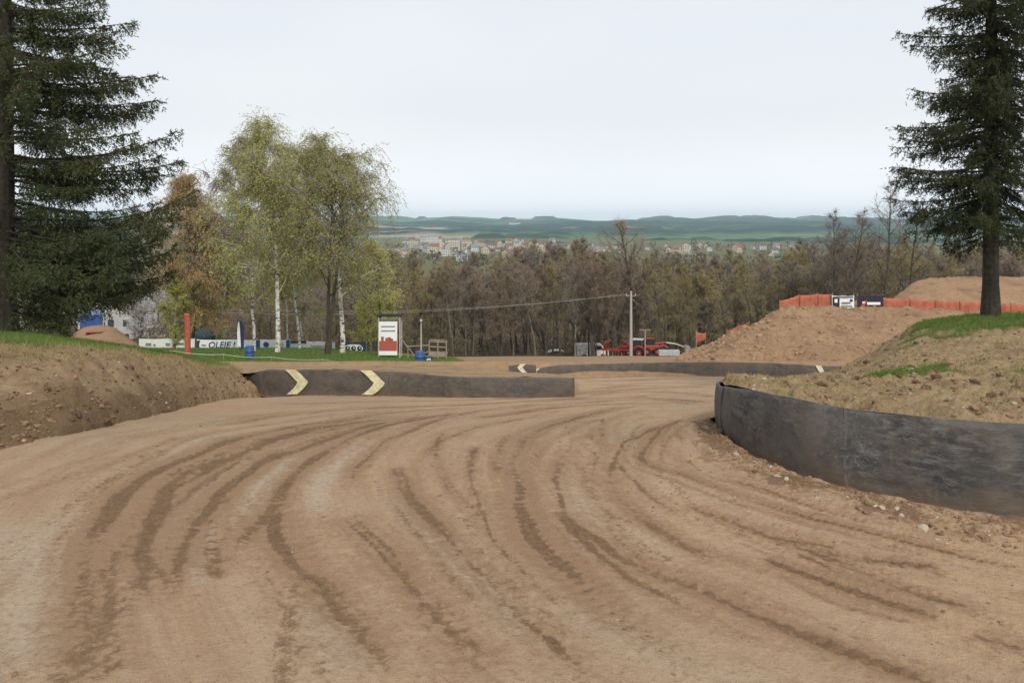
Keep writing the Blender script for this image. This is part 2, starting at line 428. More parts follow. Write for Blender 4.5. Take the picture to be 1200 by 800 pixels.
# --- racing track, laid along the driving line so that ruts and streaks follow the bend
I_ = [(14, 5.0), (7, 5.9), (4.5, 6.5), (3.5, 7.1), (2.8, 8.0), (2.55, 9.4), (2.85, 11.5), (3.6, 13.8), (6.5, 20), (11.5, 27), (18, 33), (26, 38)]
M_ = [(14, -1), (6, -.5), (2.2, 1.5), (.3, 4.0), (-.6, 7), (-.3, 11), (.9, 15), (3.2, 19), (6.2, 25), (9.8, 32), (15.5, 38), (23, 42)]
O_ = [(14, -9), (5, -9), (-3.5, -7.5), (-8.5, -2), (-10, 6), (-10, 13), (-9.5, 22), (-6, 27.5), (0, 29.5), (2, 38), (9, 43.1), (21, 44.3)]
RUTS = [   # width, strength, course read off the photograph's rows and columns, laid on the ground
    (.11, .8, [(100, 830), (95, 750), (97, 700), (100, 665), (112, 625), (130, 600), (152, 572), (200, 545), (260, 520), (320, 505), (380, 496), (450, 484), (560, 476)]),
    (.17, 1.05, [(192, 720), (177, 675), (170, 650), (172, 620), (187, 590), (207, 567), (240, 547), (280, 530), (330, 512), (390, 498), (480, 485)]),
    (.10, .95, [(200, 695), (210, 660), (220, 630), (240, 600), (260, 575), (285, 555), (322, 535), (380, 515), (445, 496), (520, 484)]),
    (.11, .5, [(255, 680), (247, 640), (248, 615), (256, 595), (272, 573)]), (.09, .5, [(135, 800), (128, 740), (130, 690), (140, 650), (158, 615)]),
    (.10, .95, [(280, 645), (300, 615), (320, 590), (340, 560), (370, 537), (405, 515), (455, 498), (540, 482)]),
    (.12, .65, [(320, 592), (325, 630), (345, 660), (370, 685), (395, 720), (430, 755), (475, 800)]),
    (.08, .7, [(405, 585), (411, 560), (420, 545), (445, 523), (485, 502), (545, 484), (640, 472)]),
    (.12, .6, [(405, 600), (450, 650), (480, 690), (512, 730), (550, 770), (600, 815)]),
    (.10, .7, [(462, 545), (480, 580), (505, 610), (540, 650), (575, 685), (602, 722), (627, 742), (665, 772), (710, 808)]),
    (.11, .95, [(740, 476), (690, 485), (640, 500), (610, 520), (603, 545), (608, 575), (620, 615), (632, 637), (655, 660), (685, 687), (717, 716), (752, 741), (792, 764), (850, 800)]),
    (.06, .6, [(760, 480), (705, 490), (662, 508), (640, 520), (626, 540), (622, 570)]),
    (.10, .75, [(645, 596), (690, 627), (730, 655), (772, 676), (822, 692), (880, 715), (940, 740), (1000, 765), (1080, 792), (1160, 812)]),
    (.08, .5, [(708, 488), (705, 515), (720, 540), (747, 567), (790, 600), (840, 625)]),
    (.055, 1.1, [(800, 490), (772, 508), (755, 527), (757, 542), (775, 550), (800, 557), (835, 570), (880, 585), (920, 597), (960, 610), (995, 618), (1040, 630), (1080, 642), (1130, 652), (1230, 674)]),
    (.06, 1.0, [(895, 653), (940, 668), (980, 684), (1020, 699), (1060, 710), (1110, 724)]), (.05, .6, [(890, 624), (940, 635), (985, 643)]), (.05, .6, [(1010, 655), (1060, 662), (1105, 668)]),
    (.045, .7, [(815, 492), (822, 503), (838, 516), (862, 530)]), (.04, .6, [(798, 498), (795, 508), (800, 517)]),
    (.2, .6, [(688, 463), (740, 459), (800, 461), (850, 466)]), (.14, .6, [(590, 479), (680, 472), (760, 468), (820, 474)]), (.2, .5, [(700, 452), (770, 449), (850, 451)]),
    (.05, .5, [(-20, 597), (60, 567), (120, 547), (190, 528), (250, 508)]), (.06, .5, [(40, 548), (110, 524), (190, 505), (300, 488), (400, 478), (500, 471)]),
    (.07, .45, [(520, 505), (512, 530), (520, 560), (545, 590), (580, 620)]), (.08, .5, [(560, 520), (552, 550), (560, 590), (585, 640), (620, 680), (670, 720)]), (.07, .5, [(1140, 740), (1180, 752), (1230, 765)]),
    (.16, .75, [(310, 474), (420, 471), (540, 469), (650, 464), (730, 457), (850, 450)]), (.13, .7, [(360, 482), (470, 476), (580, 473), (680, 468), (780, 461)]), (.22, .7, [(600, 470), (690, 467), (760, 466), (835, 472)]),
    (.12, .8, [(560, 489), (640, 479), (720, 473), (800, 472)]), (.10, .7, [(250, 500), (340, 486), (440, 478), (560, 474)]), (.25, .6, [(680, 447), (760, 445), (860, 444), (940, 446)]), (.2, .6, [(690, 456), (760, 452), (850, 455)]),
    (.07, .6, [(780, 500), (730, 520), (715, 560), (740, 600), (800, 640), (880, 680)]), (.07, .55, [(800, 590), (870, 615), (960, 650), (1060, 690), (1180, 720)]), (.06, .5, [(850, 560), (930, 585), (1020, 605), (1110, 625), (1200, 640)]),
    (.08, .55, [(670, 520), (650, 560), (665, 610), (720, 665), (790, 705), (880, 750)]),
    (.06, .6, [(500, 700), (540, 745), (590, 785)]), (.09, .4, [(660, 480), (560, 500), (505, 530), (470, 570)]),
]
PACKED = [
    (.13, 1.0, [(192, 680), (196, 640), (205, 605), (235, 572), (280, 545), (330, 525)]), (.15, 1.0, [(288, 625), (292, 595), (310, 568), (342, 543), (380, 525)]), (.10, .9, [(237, 690), (231, 655), (240, 612)]),
    (.13, .9, [(372, 610), (374, 575), (392, 545), (430, 515)]), (.16, .8, [(455, 570), (500, 622), (560, 690), (625, 752), (660, 790)]), (.6, .8, [(30, 600), (10, 660), (15, 740), (30, 840)]), (.2, .7, [(430, 800), (380, 740), (340, 700)]),
    (.2, .5, [(650, 560), (700, 610), (800, 660)]),
]
def build_track():
    ns, nt = 760, 370
    I = catmull(np.array(I_, float), ns); Mm = catmull(np.array(M_, float), ns); O = catmull(np.array(O_, float), ns)
    # finer stations where the bend comes close to the camera
    u = np.linspace(0, 1, ns); w = np.interp(u, [0, .1, .25, .55, .75, 1], [2.2, 1.0, .55, .8, 1.8, 2.5]); c = np.cumsum(w); c = (c - c[0]) / (c[-1] - c[0])
    def rs(P): return np.stack([np.interp(c, u, P[:, k]) for k in (0, 1)], -1)
    I, Mm, O = rs(I), rs(Mm), rs(O)
    t = np.linspace(0, 1, nt)[None, :, None]; a = .42
    P = I[:, None] * ((t - a) * (t - 1) / a) + Mm[:, None] * (t * (t - 1) / (a * (a - 1))) + O[:, None] * (t * (t - a) / (1 - a))
    X, Y = P[..., 0], P[..., 1]
    ds = np.linalg.norm(np.diff(P, axis=0), axis=-1); S = np.concatenate([np.zeros((1, nt)), np.cumsum(ds, 0)], 0)
    S = np.repeat(S[:, int(nt * .4)][:, None], nt, 1)
    dt = np.linalg.norm(np.diff(P, axis=1), axis=-1); T = np.concatenate([np.zeros((ns, 1)), np.cumsum(dt, 1)], 1)
    Wd = T[:, -1:]
    tt = np.repeat(t[..., 0], ns, 0); sn = np.repeat(c[:, None], nt, 1)
    rut = np.zeros_like(X); pol = np.zeros_like(X); hgt = np.zeros_like(X)
    r = np.random.default_rng(4)
    # chosen lines first (t at the near bend, drift, start, end, strength), then the scatter of others
    lines = []
    for k in range(80):
        lines.append((r.uniform(.04, .72), r.uniform(-.16, .12), r.uniform(0, .45), r.uniform(.35, .95), r.uniform(.2, .75), r.uniform(.05, .16)))
    dark = np.zeros_like(X)
    for k, (tc, dr, s0, s1, st, wd) in enumerate(lines):
        ph = r.uniform(0, 6.28); ctr = tc + dr * (sn - .35) + .008 * np.sin(sn * r.uniform(9, 22) + ph)
        q = (tt - ctr) * Wd
        env = sstep(s0, s0 + .1, sn) * sstep(s1 + .05, s1 - .08, sn)
        brk = np.clip(.72 + 1.3 * fbm(S / 1.3 + 0 * T, np.full_like(S, k * 3.7) + q * 1.5, 4, k), 0, 1.3)
        ln = np.exp(-(q / wd) ** 2) * env * brk * st
        dark = np.maximum(dark, ln)
        hgt -= .009 * ln * min(1, wd / .12)
        for sgn in (-1, 1): hgt += .004 * np.exp(-((q - sgn * wd * 1.7) / (wd * .7)) ** 2) * env * brk * st
        # tread marks across the tyre line
        hgt += .006 * np.exp(-(q / wd) ** 2) * env * st * np.sin(S * 52 + q * 20) * (wd < .2)
    rag = np.clip(.78 + .95 * fbm(S / .5, T / .16, 4, 77), 0, 1.4)
    dark *= .42; band = dark * .7
    jx = X + .05 * fbm(X / .5, Y / .5, 3, 201); jy = Y + .05 * fbm(X / .5, Y / .5, 3, 203); side_rag = fbm(X / .12, Y / .12, 3, 207); rag_ = np.clip(rag, 0, 1)
    def yrow(py):            # distance at which a row of the photograph meets the track
        ys = np.linspace(3, 45, 4000); rows = HY + (CH - ztrack(ys)) / ys * K; return float(np.interp(-py, -rows, ys))
    def along(px):
        pts = []
        for a, b in px:
            d = yrow(b); pts.append(((a - 600) / K * d, d))
        P2, _ = polyline([p + (0,) for p in pts], 260); return P2[:, :2]
    def nearest(line, rad):
        x0, x1, y0, y1 = line[:, 0].min() - rad, line[:, 0].max() + rad, line[:, 1].min() - rad, line[:, 1].max() + rad
        m = (X > x0) & (X < x1) & (Y > y0) & (Y < y1); px_, py_ = jx[m], jy[m]; best = np.full(len(px_), 9.0); arg = np.zeros(len(px_), int)
        for a in range(0, len(line), 2):
            dd = (px_ - line[a, 0]) ** 2 + (py_ - line[a, 1]) ** 2; c = dd < best; best[c] = dd[c]; arg[c] = a
        return m, np.sqrt(best), arg / (len(line) - 1.0)
    q3 = np.random.default_rng(91); todo = []
    for (w_, st_, px) in RUTS:
        l0 = along(px); dv = np.gradient(l0, axis=0); dv /= np.linalg.norm(dv, axis=1)[:, None] + 1e-9; nv_ = np.stack([-dv[:, 1], dv[:, 0]], -1)
        todo.append((w_, st_, l0, False))
        for o_ in (q3.uniform(.16, .3), -q3.uniform(.16, .3), q3.uniform(.4, .6)):
            a_, b_ = int(q3.uniform(0, 80)), int(q3.uniform(170, 260)); todo.append((w_ * q3.uniform(.3, .6), st_ * q3.uniform(.45, .8), (l0 + nv_ * o_ * (1 + .25 * np.sin(np.linspace(0, 5, len(l0)) + o_ * 9))[:, None])[a_:b_], True))
    for k, (w_, st_, ln_, comp) in enumerate(todo):
        m, dd, ar = nearest(ln_, w_ * 4)
        L = np.linalg.norm(np.diff(ln_, axis=0), axis=1).sum()
        env = sstep(0, .12, ar + .04) * sstep(1.04, .86, ar)
        brk = np.clip(1.0 + .5 * fbm(ar * L / 1.4, ar * 0 + k * 5.3, 4, 300 + k), .65, 1.2)
        w2 = w_ * (.70 + .30 * fbm(ar * L / .7, ar * 0 + k * 2.1, 3, 500 + k)); g = np.exp(-(dd / w2) ** 2) * env * brk * min(1, st_ * 1.1); stripe = np.clip(.85 + 1.0 * fbm(ar * L / 1.2 + k * 3.1, dd / (.028 if w_ > .07 else .02) + k * 7.7, 3, 700 + k), .3, 1.1) * (.82 if w_ > .09 else .9)
        dark[m] = np.maximum(dark[m], g * stripe * (1 if not comp else .8)); hgt[m] -= (.009 if comp else .018) * g; band[m] = np.maximum(band[m], np.exp(-(dd / (w_ * 2.2)) ** 2) * env * brk * min(1, st_ * 1.1) * (.45 + .45 * stripe))
        hgt[m] += (.003 if comp else .009) * np.exp(-((dd - w_ * 1.8) / (w_ * .7)) ** 2) * env * st_ * (1 + side_rag[m])
        hgt[m] += .010 * g * np.sin(ar * L * 46 + 1.5 * side_rag[m]) * (.4 + rag_[m])
    for k, (w_, st_, px) in enumerate(PACKED):
        m, dd, ar = nearest(along(px), w_ * 3); g = np.exp(-(dd / w_) ** 4) * sstep(0, .2, ar + .02) * sstep(1.02, .75, ar) * st_
        pol[m] = np.maximum(pol[m], g)
    rut = np.clip(dark * (.6 + .4 * rag), 0, 1)
    pol = np.maximum(pol, sstep(.15, .6, fbm(S / 5.0, T / .45, 3, 5)) * .35) * (1 - np.clip(dark * 1.6, 0, 1))
    # loose ploughed edges
    loose = sstep(.7, .35, T) * sstep(.02, .1, sn)
    Z = ztrack(Y) + hgt * .6 + .035 * fbm(X / 2.2, Y / 2.2, 3, 9) + .010 * fbm(S / .8, T / .14, 3, 21) + .008 * fbm(X / .07, Y / .07, 2, 13)
    Z = Z + loose * (.03 + .035 * fbm(X / .16, Y / .16, 4, 31))
    band = np.clip(band, 0, 1)
    rut = np.maximum(rut, loose * .45 * np.clip(.7 + fbm(X / .3, Y / .3, 3, 8), 0, 1))
    me = mesh_np('track', np.stack([X, Y, Z], -1).reshape(-1, 3), grid_faces(ns, nt), [M['track']], True)
    set_col(me, rgb(rut, pol, band).reshape(-1, 3))
    uv = me.uv_layers.new(name='flow'); vi = np.empty(len(me.loops), np.int32); me.loops.foreach_get('vertex_index', vi)
    ST = np.stack([S, T], -1).reshape(-1, 2)[vi].astype(np.float32); uv.data.foreach_set('uv', ST.ravel())
    tag(link('track', me), kind='structure')
    return P, Z
TRK = build_track()

# --- left bank
def Wl(*a): return [W(*p) for p in a]
def lower(p, dz=.35, dy=.3): return (p[0] * (p[1] - dy) / p[1], p[1] - dy, p[2] - dz)
lb = [
    Wl((-1500, 760, 5.2), (-1500, 600, 6.0), (-1500, 430, 7.2), (-1500, 400, 10), (-1200, 385, 16), (-1000, 384, 24), (-900, 384, 45)),
    Wl((-700, 690, 5.8), (-700, 580, 6.6), (-700, 425, 7.8), (-650, 405, 11), (-600, 384, 17), (-500, 384, 25), (-500, 388, 46)),
    Wl((-250, 586, 7.1), (-250, 505, 8.0), (-230, 412, 9.7), (-200, 400, 13), (-200, 395, 18), (-200, 393, 26), (-200, 395, 46)),
    Wl((0, 519, 9.0), (0, 468, 10.1), (0, 412, 12.2), (0, 400, 15), (0, 393, 20), (0, 392, 27), (0, 395, 46)),
    Wl((100, 501, 10.5), (100, 462, 11.8), (100, 415, 14), (100, 405, 18), (100, 402, 23), (100, 404, 31), (100, 408, 46)),
    Wl((200, 483, 15.4), (200, 458, 16.8), (200, 424, 19.5), (200, 419, 23), (200, 416, 29), (200, 415, 37), (200, 414, 48)),
    Wl((250, 471, 21), (252, 454, 22.8), (255, 433, 25.5), (255, 430, 29), (255, 428, 34), (255, 426, 41), (255, 424, 50)),
    Wl((286, 464, 26.6), (286, 452, 27.6), (284, 438, 29.2), (288, 431, 32.5), (298, 429, 37), (298, 427.5, 43), (298, 426, 51)),
    Wl((330, 486, 28), (330, 478, 29), (330, 462, 30.5), (335, 440, 33.5), (345, 431, 38), (345, 429.5, 44), (345, 427.5, 51)),
]
lb = [[lower(c[0])] + c for c in lb]
def lb_disp(X, Y, U, V):
    face = sstep(.6, 1.3, V) * sstep(3.6, 2.8, V)
    lowf = sstep(.3, .9, V) * sstep(2.3, 1.6, V)
    return face * (.20 * fbm(X / .9, Y / .7, 5, 2) + .09 * np.abs(fbm(X / .22, Y / .22, 4, 6))) + lowf * .24 * np.abs(fbm(X / .4, Y / .35, 5, 12)) + .05 * fbm(X / 1.5, Y / 1.5, 3, 4)
def lb_cols(X, Y, U, V):
    n = fbm(X / .7, Y / .7, 4, 40)
    edge = 3.25 + .6 * sstep(5.5, 4.2, U) * 0 - .25 * n
    gr = sstep(-.25, .35, V - edge) * np.interp(U, [0, 5.2, 5.9, 6.6, 8], [1, 1, .7, .1, .1])
    far = sstep(6.3, 6.9, V) * sstep(6.3, 5.0, U); gr = np.maximum(gr, far)
    n3_ = fbm(X / .35, Y / .3, 4, 44)
    dk = np.maximum(sstep(2.5, 1.7, V + .6 * n) * sstep(6.4, 4.6, U + n) * .7, .4 * sstep(.15, .45, n3_) * sstep(3.4, 2.9, V))
    straw = sstep(3.0, 3.3, V) * sstep(4.3, 3.5, V) * .55 + .25 * sstep(.1, .5, n)
    return rgb(gr * np.clip(.8 + n, 0, 1), dk, straw * (1 - dk))
LB = patch('left_bank', lb, 340, 240, M['bank'], lb_disp, lb_cols)

# --- island behind the middle barrier
mi = [
    Wl((262, 440, 28.6), (265, 433, 31), (268, 430, 35), (270, 429, 41), (272, 427.5, 50)),
    Wl((362, 434.5, 27.2), (362, 432, 30), (362, 430.5, 34), (362, 429.5, 41), (362, 427.5, 50)),
    Wl((454, 436, 26.7), (454, 432.5, 29.5), (454, 430.5, 34), (454, 430, 41), (454, 427.5, 50)),
    Wl((550, 443, 25.8), (550, 438, 28.5), (550, 433, 33), (550, 430, 40), (550, 428.5, 49)),
    Wl((635, 443, 26.0), (632, 441.5, 28.5), (628, 439.5, 32), (625, 438.5, 38), (622, 436, 46)),
    Wl((664, 444, 26.1), (660, 443, 28.3), (655, 441, 32), (650, 440, 37.5), (648, 438, 44)),
    Wl((676, 472, 26.2), (684, 468, 28.5), (690, 462, 33), (700, 454, 38), (712, 448, 44)),
]
def mi_disp(X, Y, U, V): return .10 * fbm(X / 1.2, Y / .8, 4, 22) + .03 * fbm(X / .25, Y / .25, 3, 26)
def mi_cols(X, Y, U, V):
    n = fbm(X / 1.2, Y / 1.2, 4, 41)
    gr = sstep(3.1, 3.6, V + .4 * n) * sstep(4.4, 3.2, U); return rgb(gr, .25 * sstep(.1, .5, n), .35 * sstep(-.1, .5, -n))
patch('middle_bank', mi, 200, 90, M['bank'], mi_disp, mi_cols)

# --- right bank on top of the near barrier
rb = [
    Wl((843, 492, 13.2), (858, 483, 16.5), (890, 474, 22), (940, 462, 29), (985, 453, 34), (1010, 450, 38)),
    Wl((845, 450, 13.15), (870, 450, 15.5), (905, 448, 20), (945, 443, 26), (965, 441, 31), (985, 440, 36)),
    Wl((850, 451, 11.2), (890, 451.5, 13.6), (930, 450, 18), (972, 442, 24.5), (990, 432, 29), (1010, 435, 36)),
    Wl((863, 452, 9.6), (925, 453, 12), (960, 448, 17), (1000, 434, 23), (1022, 415, 28), (1040, 425, 36)),
    Wl((917, 465, 8.5), (975, 456, 11), (1010, 440, 15), (1040, 418, 21), (1058, 393, 26), (1080, 410, 36)),
    Wl((967, 475, 8.0), (1020, 458, 10.5), (1060, 432, 14.5), (1080, 402, 20), (1090, 378, 26), (1110, 395, 36)),
    Wl((1033, 483, 7.6), (1090, 456, 10.5), (1125, 428, 14), (1140, 398, 19), (1145, 373.5, 25), (1160, 385, 36)),
    Wl((1133, 493, 7.2), (1170, 461, 10), (1190, 430, 13.5), (1200, 397, 18.5), (1205, 371, 25), (1210, 380, 36)),
    Wl((1200, 499, 7.05), (1240, 465, 9.5), (1260, 430, 13), (1270, 397, 18), (1280, 370, 25), (1290, 380, 36)),
    Wl((1480, 523, 6.65), (1540, 470, 9), (1580, 430, 12.5), (1600, 395, 18), (1620, 370, 25), (1650, 380, 36)),
    Wl((2500, 570, 6.2), (2400, 480, 9), (2300, 430, 13), (2200, 395, 18), (2200, 371, 25), (2200, 380, 36)),
]
def rb_disp(X, Y, U, V):
    k = sstep(0, .15, V)
    return k * (.15 * fbm(X / 1.0, Y / .8, 5, 52) + .16 * np.abs(fbm(X / .25, Y / .25, 4, 56)) - .05 * sstep(.3, .0, V))
def rb_cols(X, Y, U, V):
    n = fbm(X / .8, Y / .8, 4, 60); n2 = fbm(X / 2.2, Y / 1.4, 3, 66)
    gr = sstep(3.0, 3.5, V + .45 * n) * sstep(4.0, 5.2, U + .6 * n)
    gr = np.maximum(gr, .75 * sstep(.28, .5, n2 + .35 * n) * sstep(.9, 1.5, V) * sstep(3.8, 4.8, U)); gr = np.maximum(gr, .35 * sstep(.3, .5, fbm(X / .5, Y / .5, 3, 69)))
    straw = .5 * sstep(-.3, .5, -n + .2) * sstep(5.6, 4.2, V) + .08
    dk = .95 * sstep(.1, .45, fbm(X / .45, Y / .35, 4, 63)) * (1 - gr)
    return rgb(gr, dk * .7, straw)
RB = patch('right_bank', rb, 430, 260, M['bank'], rb_disp, rb_cols)

# --- far mounds
fm = [
    Wl((770, 423, 47), (775, 421, 51), (780, 420, 56), (785, 420, 62), (790, 419, 78)),
    Wl((815, 424, 47), (818, 415, 51), (822, 409, 56), (826, 411, 62), (830, 419, 78)),
    Wl((850, 425, 46), (850, 403, 51), (855, 393, 56), (860, 400, 63), (865, 419, 79)),
    Wl((885, 426, 46), (886, 393, 52), (888, 380, 57), (892, 388, 64), (895, 419, 80)),
    Wl((918, 427, 45.5), (920, 381, 53), (922, 362, 60), (925, 372, 67), (925, 419, 80)),
    Wl((985, 431, 44), (985, 386, 52), (985, 362, 60), (985, 361.5, 66), (985, 410, 80)),
    Wl((1075, 431, 44), (1075, 390, 52), (1075, 364, 60), (1075, 363, 66), (1075, 400, 80)),
    Wl((1200, 431, 44), (1200, 392, 52), (1200, 369, 60), (1200, 368, 66), (1200, 400, 80)),
    Wl((1500, 431, 44), (1500, 392, 52), (1500, 369, 60), (1500, 369, 66), (1500, 400, 80)),
]
def fm_disp(X, Y, U, V): return .34 * fbm(X / 2.0, Y / 2.0, 4, 72) + .26 * np.abs(fbm(X / .6, Y / .6, 4, 76)) - .7 * sstep(.3, 0, V) - 1.0 * sstep(.6, 0, U)
def fm_cols(X, Y, U, V):
    n = fbm(X / 1.5, Y / 1.5, 4, 80); return rgb(0 * n, .4 * sstep(.1, .6, n), .12 * sstep(0, .5, -n))
FM = patch('dirt_mound', fm, 300, 170, M['mound'], fm_disp, fm_cols)
bm_ = [
    Wl((1018, 364, 65), (1026, 362, 69), (1032, 362, 74), (1040, 400, 86)),
    Wl((1048, 364, 65), (1052, 345, 69), (1056, 342, 75), (1060, 400, 88)),
    Wl((1078, 364, 65), (1080, 334, 70), (1082, 329, 76), (1085, 400, 90)),
    Wl((1140, 366, 65), (1140, 331, 70), (1140, 326, 77), (1140, 400, 92)),
    Wl((1220, 369, 65), (1220, 330, 70), (1220, 325, 77), (1220, 400, 92)),
    Wl((1500, 369, 65), (1500, 332, 70), (1500, 328, 77), (1500, 400, 92)),
]
patch('dirt_mound', bm_, 160, 90, M['mound'], lambda X, Y, U, V: .12 * np.abs(fbm(X / .8, Y / .8, 4, 84)) - .45 * sstep(.3, 1.2, V) + .22 * fbm(X / 2.5, Y / 2.5, 4, 82) + .08 * fbm(X / .6, Y / .6, 3, 83), fm_cols)
hp = [
    Wl((70, 408, 44), (72, 406, 48), (76, 404, 52), (80, 404, 58)),
    Wl((92, 410, 44), (95, 389, 48), (98, 386, 52), (100, 398, 58)),
    Wl((125, 412, 44), (125, 386, 48), (126, 383.5, 52), (126, 398, 58)),
    Wl((150, 414, 44), (147, 396, 48), (145, 393, 52), (144, 404, 58)),
    Wl((176, 416, 44), (170, 411, 48), (166, 409, 52), (160, 410, 58)),
]
patch('dirt_mound', hp, 90, 60, M['mound'], lambda X, Y, U, V: .1 * fbm(X / 1.0, Y / 1.0, 4, 92), fm_cols)

# --- distant valley floor rising into hills
HILL = []
def build_hills():
    xs = np.linspace(-5200, 5200, 360); ys = np.concatenate([np.linspace(1500, 3200, 60)[:-1], np.linspace(3200, 8200, 170)])
    X, Y = np.meshgrid(xs, ys, indexing='ij')
    th = X / Y * K + 600                      # bearing, used only to place the ridges
    def ridge(y0, wid, rise, sc, amp, seed):
        c = y0 + 260 * fbm(X / 900, Y * 0, 3, seed); return (rise + amp * fbm(X / sc, Y * 0 + seed, 5, seed + 1)) * sstep(c - wid / 2, c + wid / 2, Y)
    Z = np.interp(Y, [1500, 2000, 2500, 3000, 3600, 8200], [-60, -46, -43, -40, -36, -36]) + 9 * sstep(300, -900, X) * sstep(2300, 3300, Y)
    Z = Z + ridge(3350, 420, 10, 500, 14, 401) + ridge(4350, 480, 26, 650, 38, 411) + ridge(5900, 900, 48, 800, 30, 421) + 4 * fbm(X / 300, Y / 300, 4, 175)
    Z = Z + 36 * np.exp(-((X - 2250) / 380) ** 2 - ((Y - 5900) / 900) ** 2) + 12 * np.exp(-((X - 750) / 260) ** 2) * sstep(4000, 4500, Y) * sstep(5400, 4700, Y)
    Z = Z - .05 * np.clip(Y - 6800, 0, 1e9)
    wood = sstep(-.05, .03, fbm(X / 420, Y / 170, 4, 121) + .22 * sstep(-200, 500, X) * sstep(3600, 4100, Y) - .25 * sstep(3300, 2700, Y))
    clump = sstep(.12, .2, fbm(X / 230, Y * 0, 4, 140)) * sstep(6000, 6250, Y) * sstep(6800, 6500, Y)
    wood = np.maximum(wood * sstep(6300, 5900, Y), clump)
    Z = Z + wood * (11 + 9 * fbm(X / 45, Y / 45, 2, 131)) + clump * 3
    cell = np.floor(X / 330 + .7 * fbm(X / 800, Y / 800, 2, 151)) * 7 + np.floor(Y / 420 + .8 * fbm(X / 900, Y / 700, 2, 161)) * 13
    h = _hash(cell, cell * 0 + 3, 9)
    fld = np.where(h[..., None] < .55, np.array([.10, .18, .08]), np.where(h[..., None] < .8, np.array([.17, .22, .11]), np.array([.36, .30, .22])))
    pink = sstep(2500, 2700, Y) * sstep(4100, 3700, Y + .35 * (X + 700)) * sstep(-200, -350, X + (Y - 3000) * .0)
    fld = fld * (1 - pink[..., None]) + np.array([.50, .38, .31]) * pink[..., None]
    C = fld * (1 - wood[..., None]) + np.array([.016, .034, .024]) * wood[..., None]
    HILL.append((xs, ys, Z))
    me = mesh_np('hills', np.stack([X, Y, Z], -1).reshape(-1, 3), grid_faces(*X.shape), [M['hill']], True)
    set_col(me, C.reshape(-1, 3)); tag(link('hills', me), kind='structure')
build_hills()

# ------------------------------------------------------------------ rubber barriers
DUST = 0.0
def belt_sheet(base, top, thick, seed, i0, i1, nv=14, proud=0.0):
    """a length of belt between stations i0..i1; base/top (n,3)"""
    n = i1 - i0; B = base[i0:i1]; T = top[i0:i1]
    d = np.gradient(B[:, :2], axis=0); d /= np.linalg.norm(d, axis=1)[:, None] + 1e-9
    nrm = np.stack([-d[:, 1], d[:, 0], 0 * d[:, 0]], -1)   # left of travel
    v = np.linspace(0, 1, nv); P = B[:, None] * (1 - v)[None, :, None] + T[:, None] * v[None, :, None]
    s = np.arange(i0, i1)[:, None] * np.ones((1, nv)); vv = np.ones((n, 1)) * v[None]
    w = .035 * fbm(s / 14.0, vv * 1.6, 3, seed) + .010 * fbm(s / 3.0, vv * 5, 2, seed + 3) + .03 * np.sin(vv * math.pi) 
    front = P + nrm[:, None] * (w[..., None] + proud); back = front - nrm[:, None] * thick
    V = np.concatenate([front.reshape(-1, 3), back.reshape(-1, 3)]); m = n * nv
    F = grid_faces(n, nv); Fb = F[:, ::-1] + m
    ed = [np.stack([np.arange(n - 1) * nv + o, np.arange(1, n) * nv + o, np.arange(1, n) * nv + o + m, np.arange(n - 1) * nv + o + m], -1) for o in (0, nv - 1)]
    se = [np.stack([k * nv + np.arange(nv - 1), k * nv + np.arange(1, nv), k * nv + np.arange(1, nv) + m, k * nv + np.arange(nv - 1) + m], -1) for k in (0, n - 1)]
    me = mesh_np('belt_panel', V, np.concatenate([F, Fb] + ed + se), [M['rubber']], True)
    a = me.attributes.new('dust', 'FLOAT', 'POINT'); dv = np.clip(sstep(.34, .0, vv + .18 * fbm(s / 6., vv * 3, 3, seed + 8)), 0, 1) * .8 + DUST
    a.data.foreach_set('value', np.concatenate([dv.ravel(), dv.ravel()]).astype(np.float32))
    return me, front
def barrier(label, base_pts, heights, n, cuts, seed, zfun=None, thick=.02, topwave=.012, sink=.10):
    """base_pts: (x,y,z) at the foot; heights at the same stations; panel joints at cuts (0..1)"""
    P, s = polyline([tuple(p) + (h,) for p, h in zip(base_pts, heights)], n)
    base = P[:, :3].copy(); top = base.copy(); top[:, 2] += P[:, 3] + topwave * fbm(s / .9, 0 * s, 3, seed) * 2
    base[:, 2] -= sink
    root = empty('rubber_barrier', tuple(base_pts[0])); tag(root, label, 'barrier', 'rubber barriers edging the track')
    cs = [0] + [int(c * n) for c in cuts] + [n]; fr = []
    for k in range(len(cs) - 1):
        a, b = max(0, cs[k] - (2 if k else 0)), cs[k + 1]
        me, f = belt_sheet(base, top, thick, seed + k, a, b, proud=.013 * (k % 2)); o = link('belt_panel', me); o.parent = root
        o.location = tuple(-Vector(base_pts[0])); fr.append((a, b, f))
    return root, base, top, s, fr
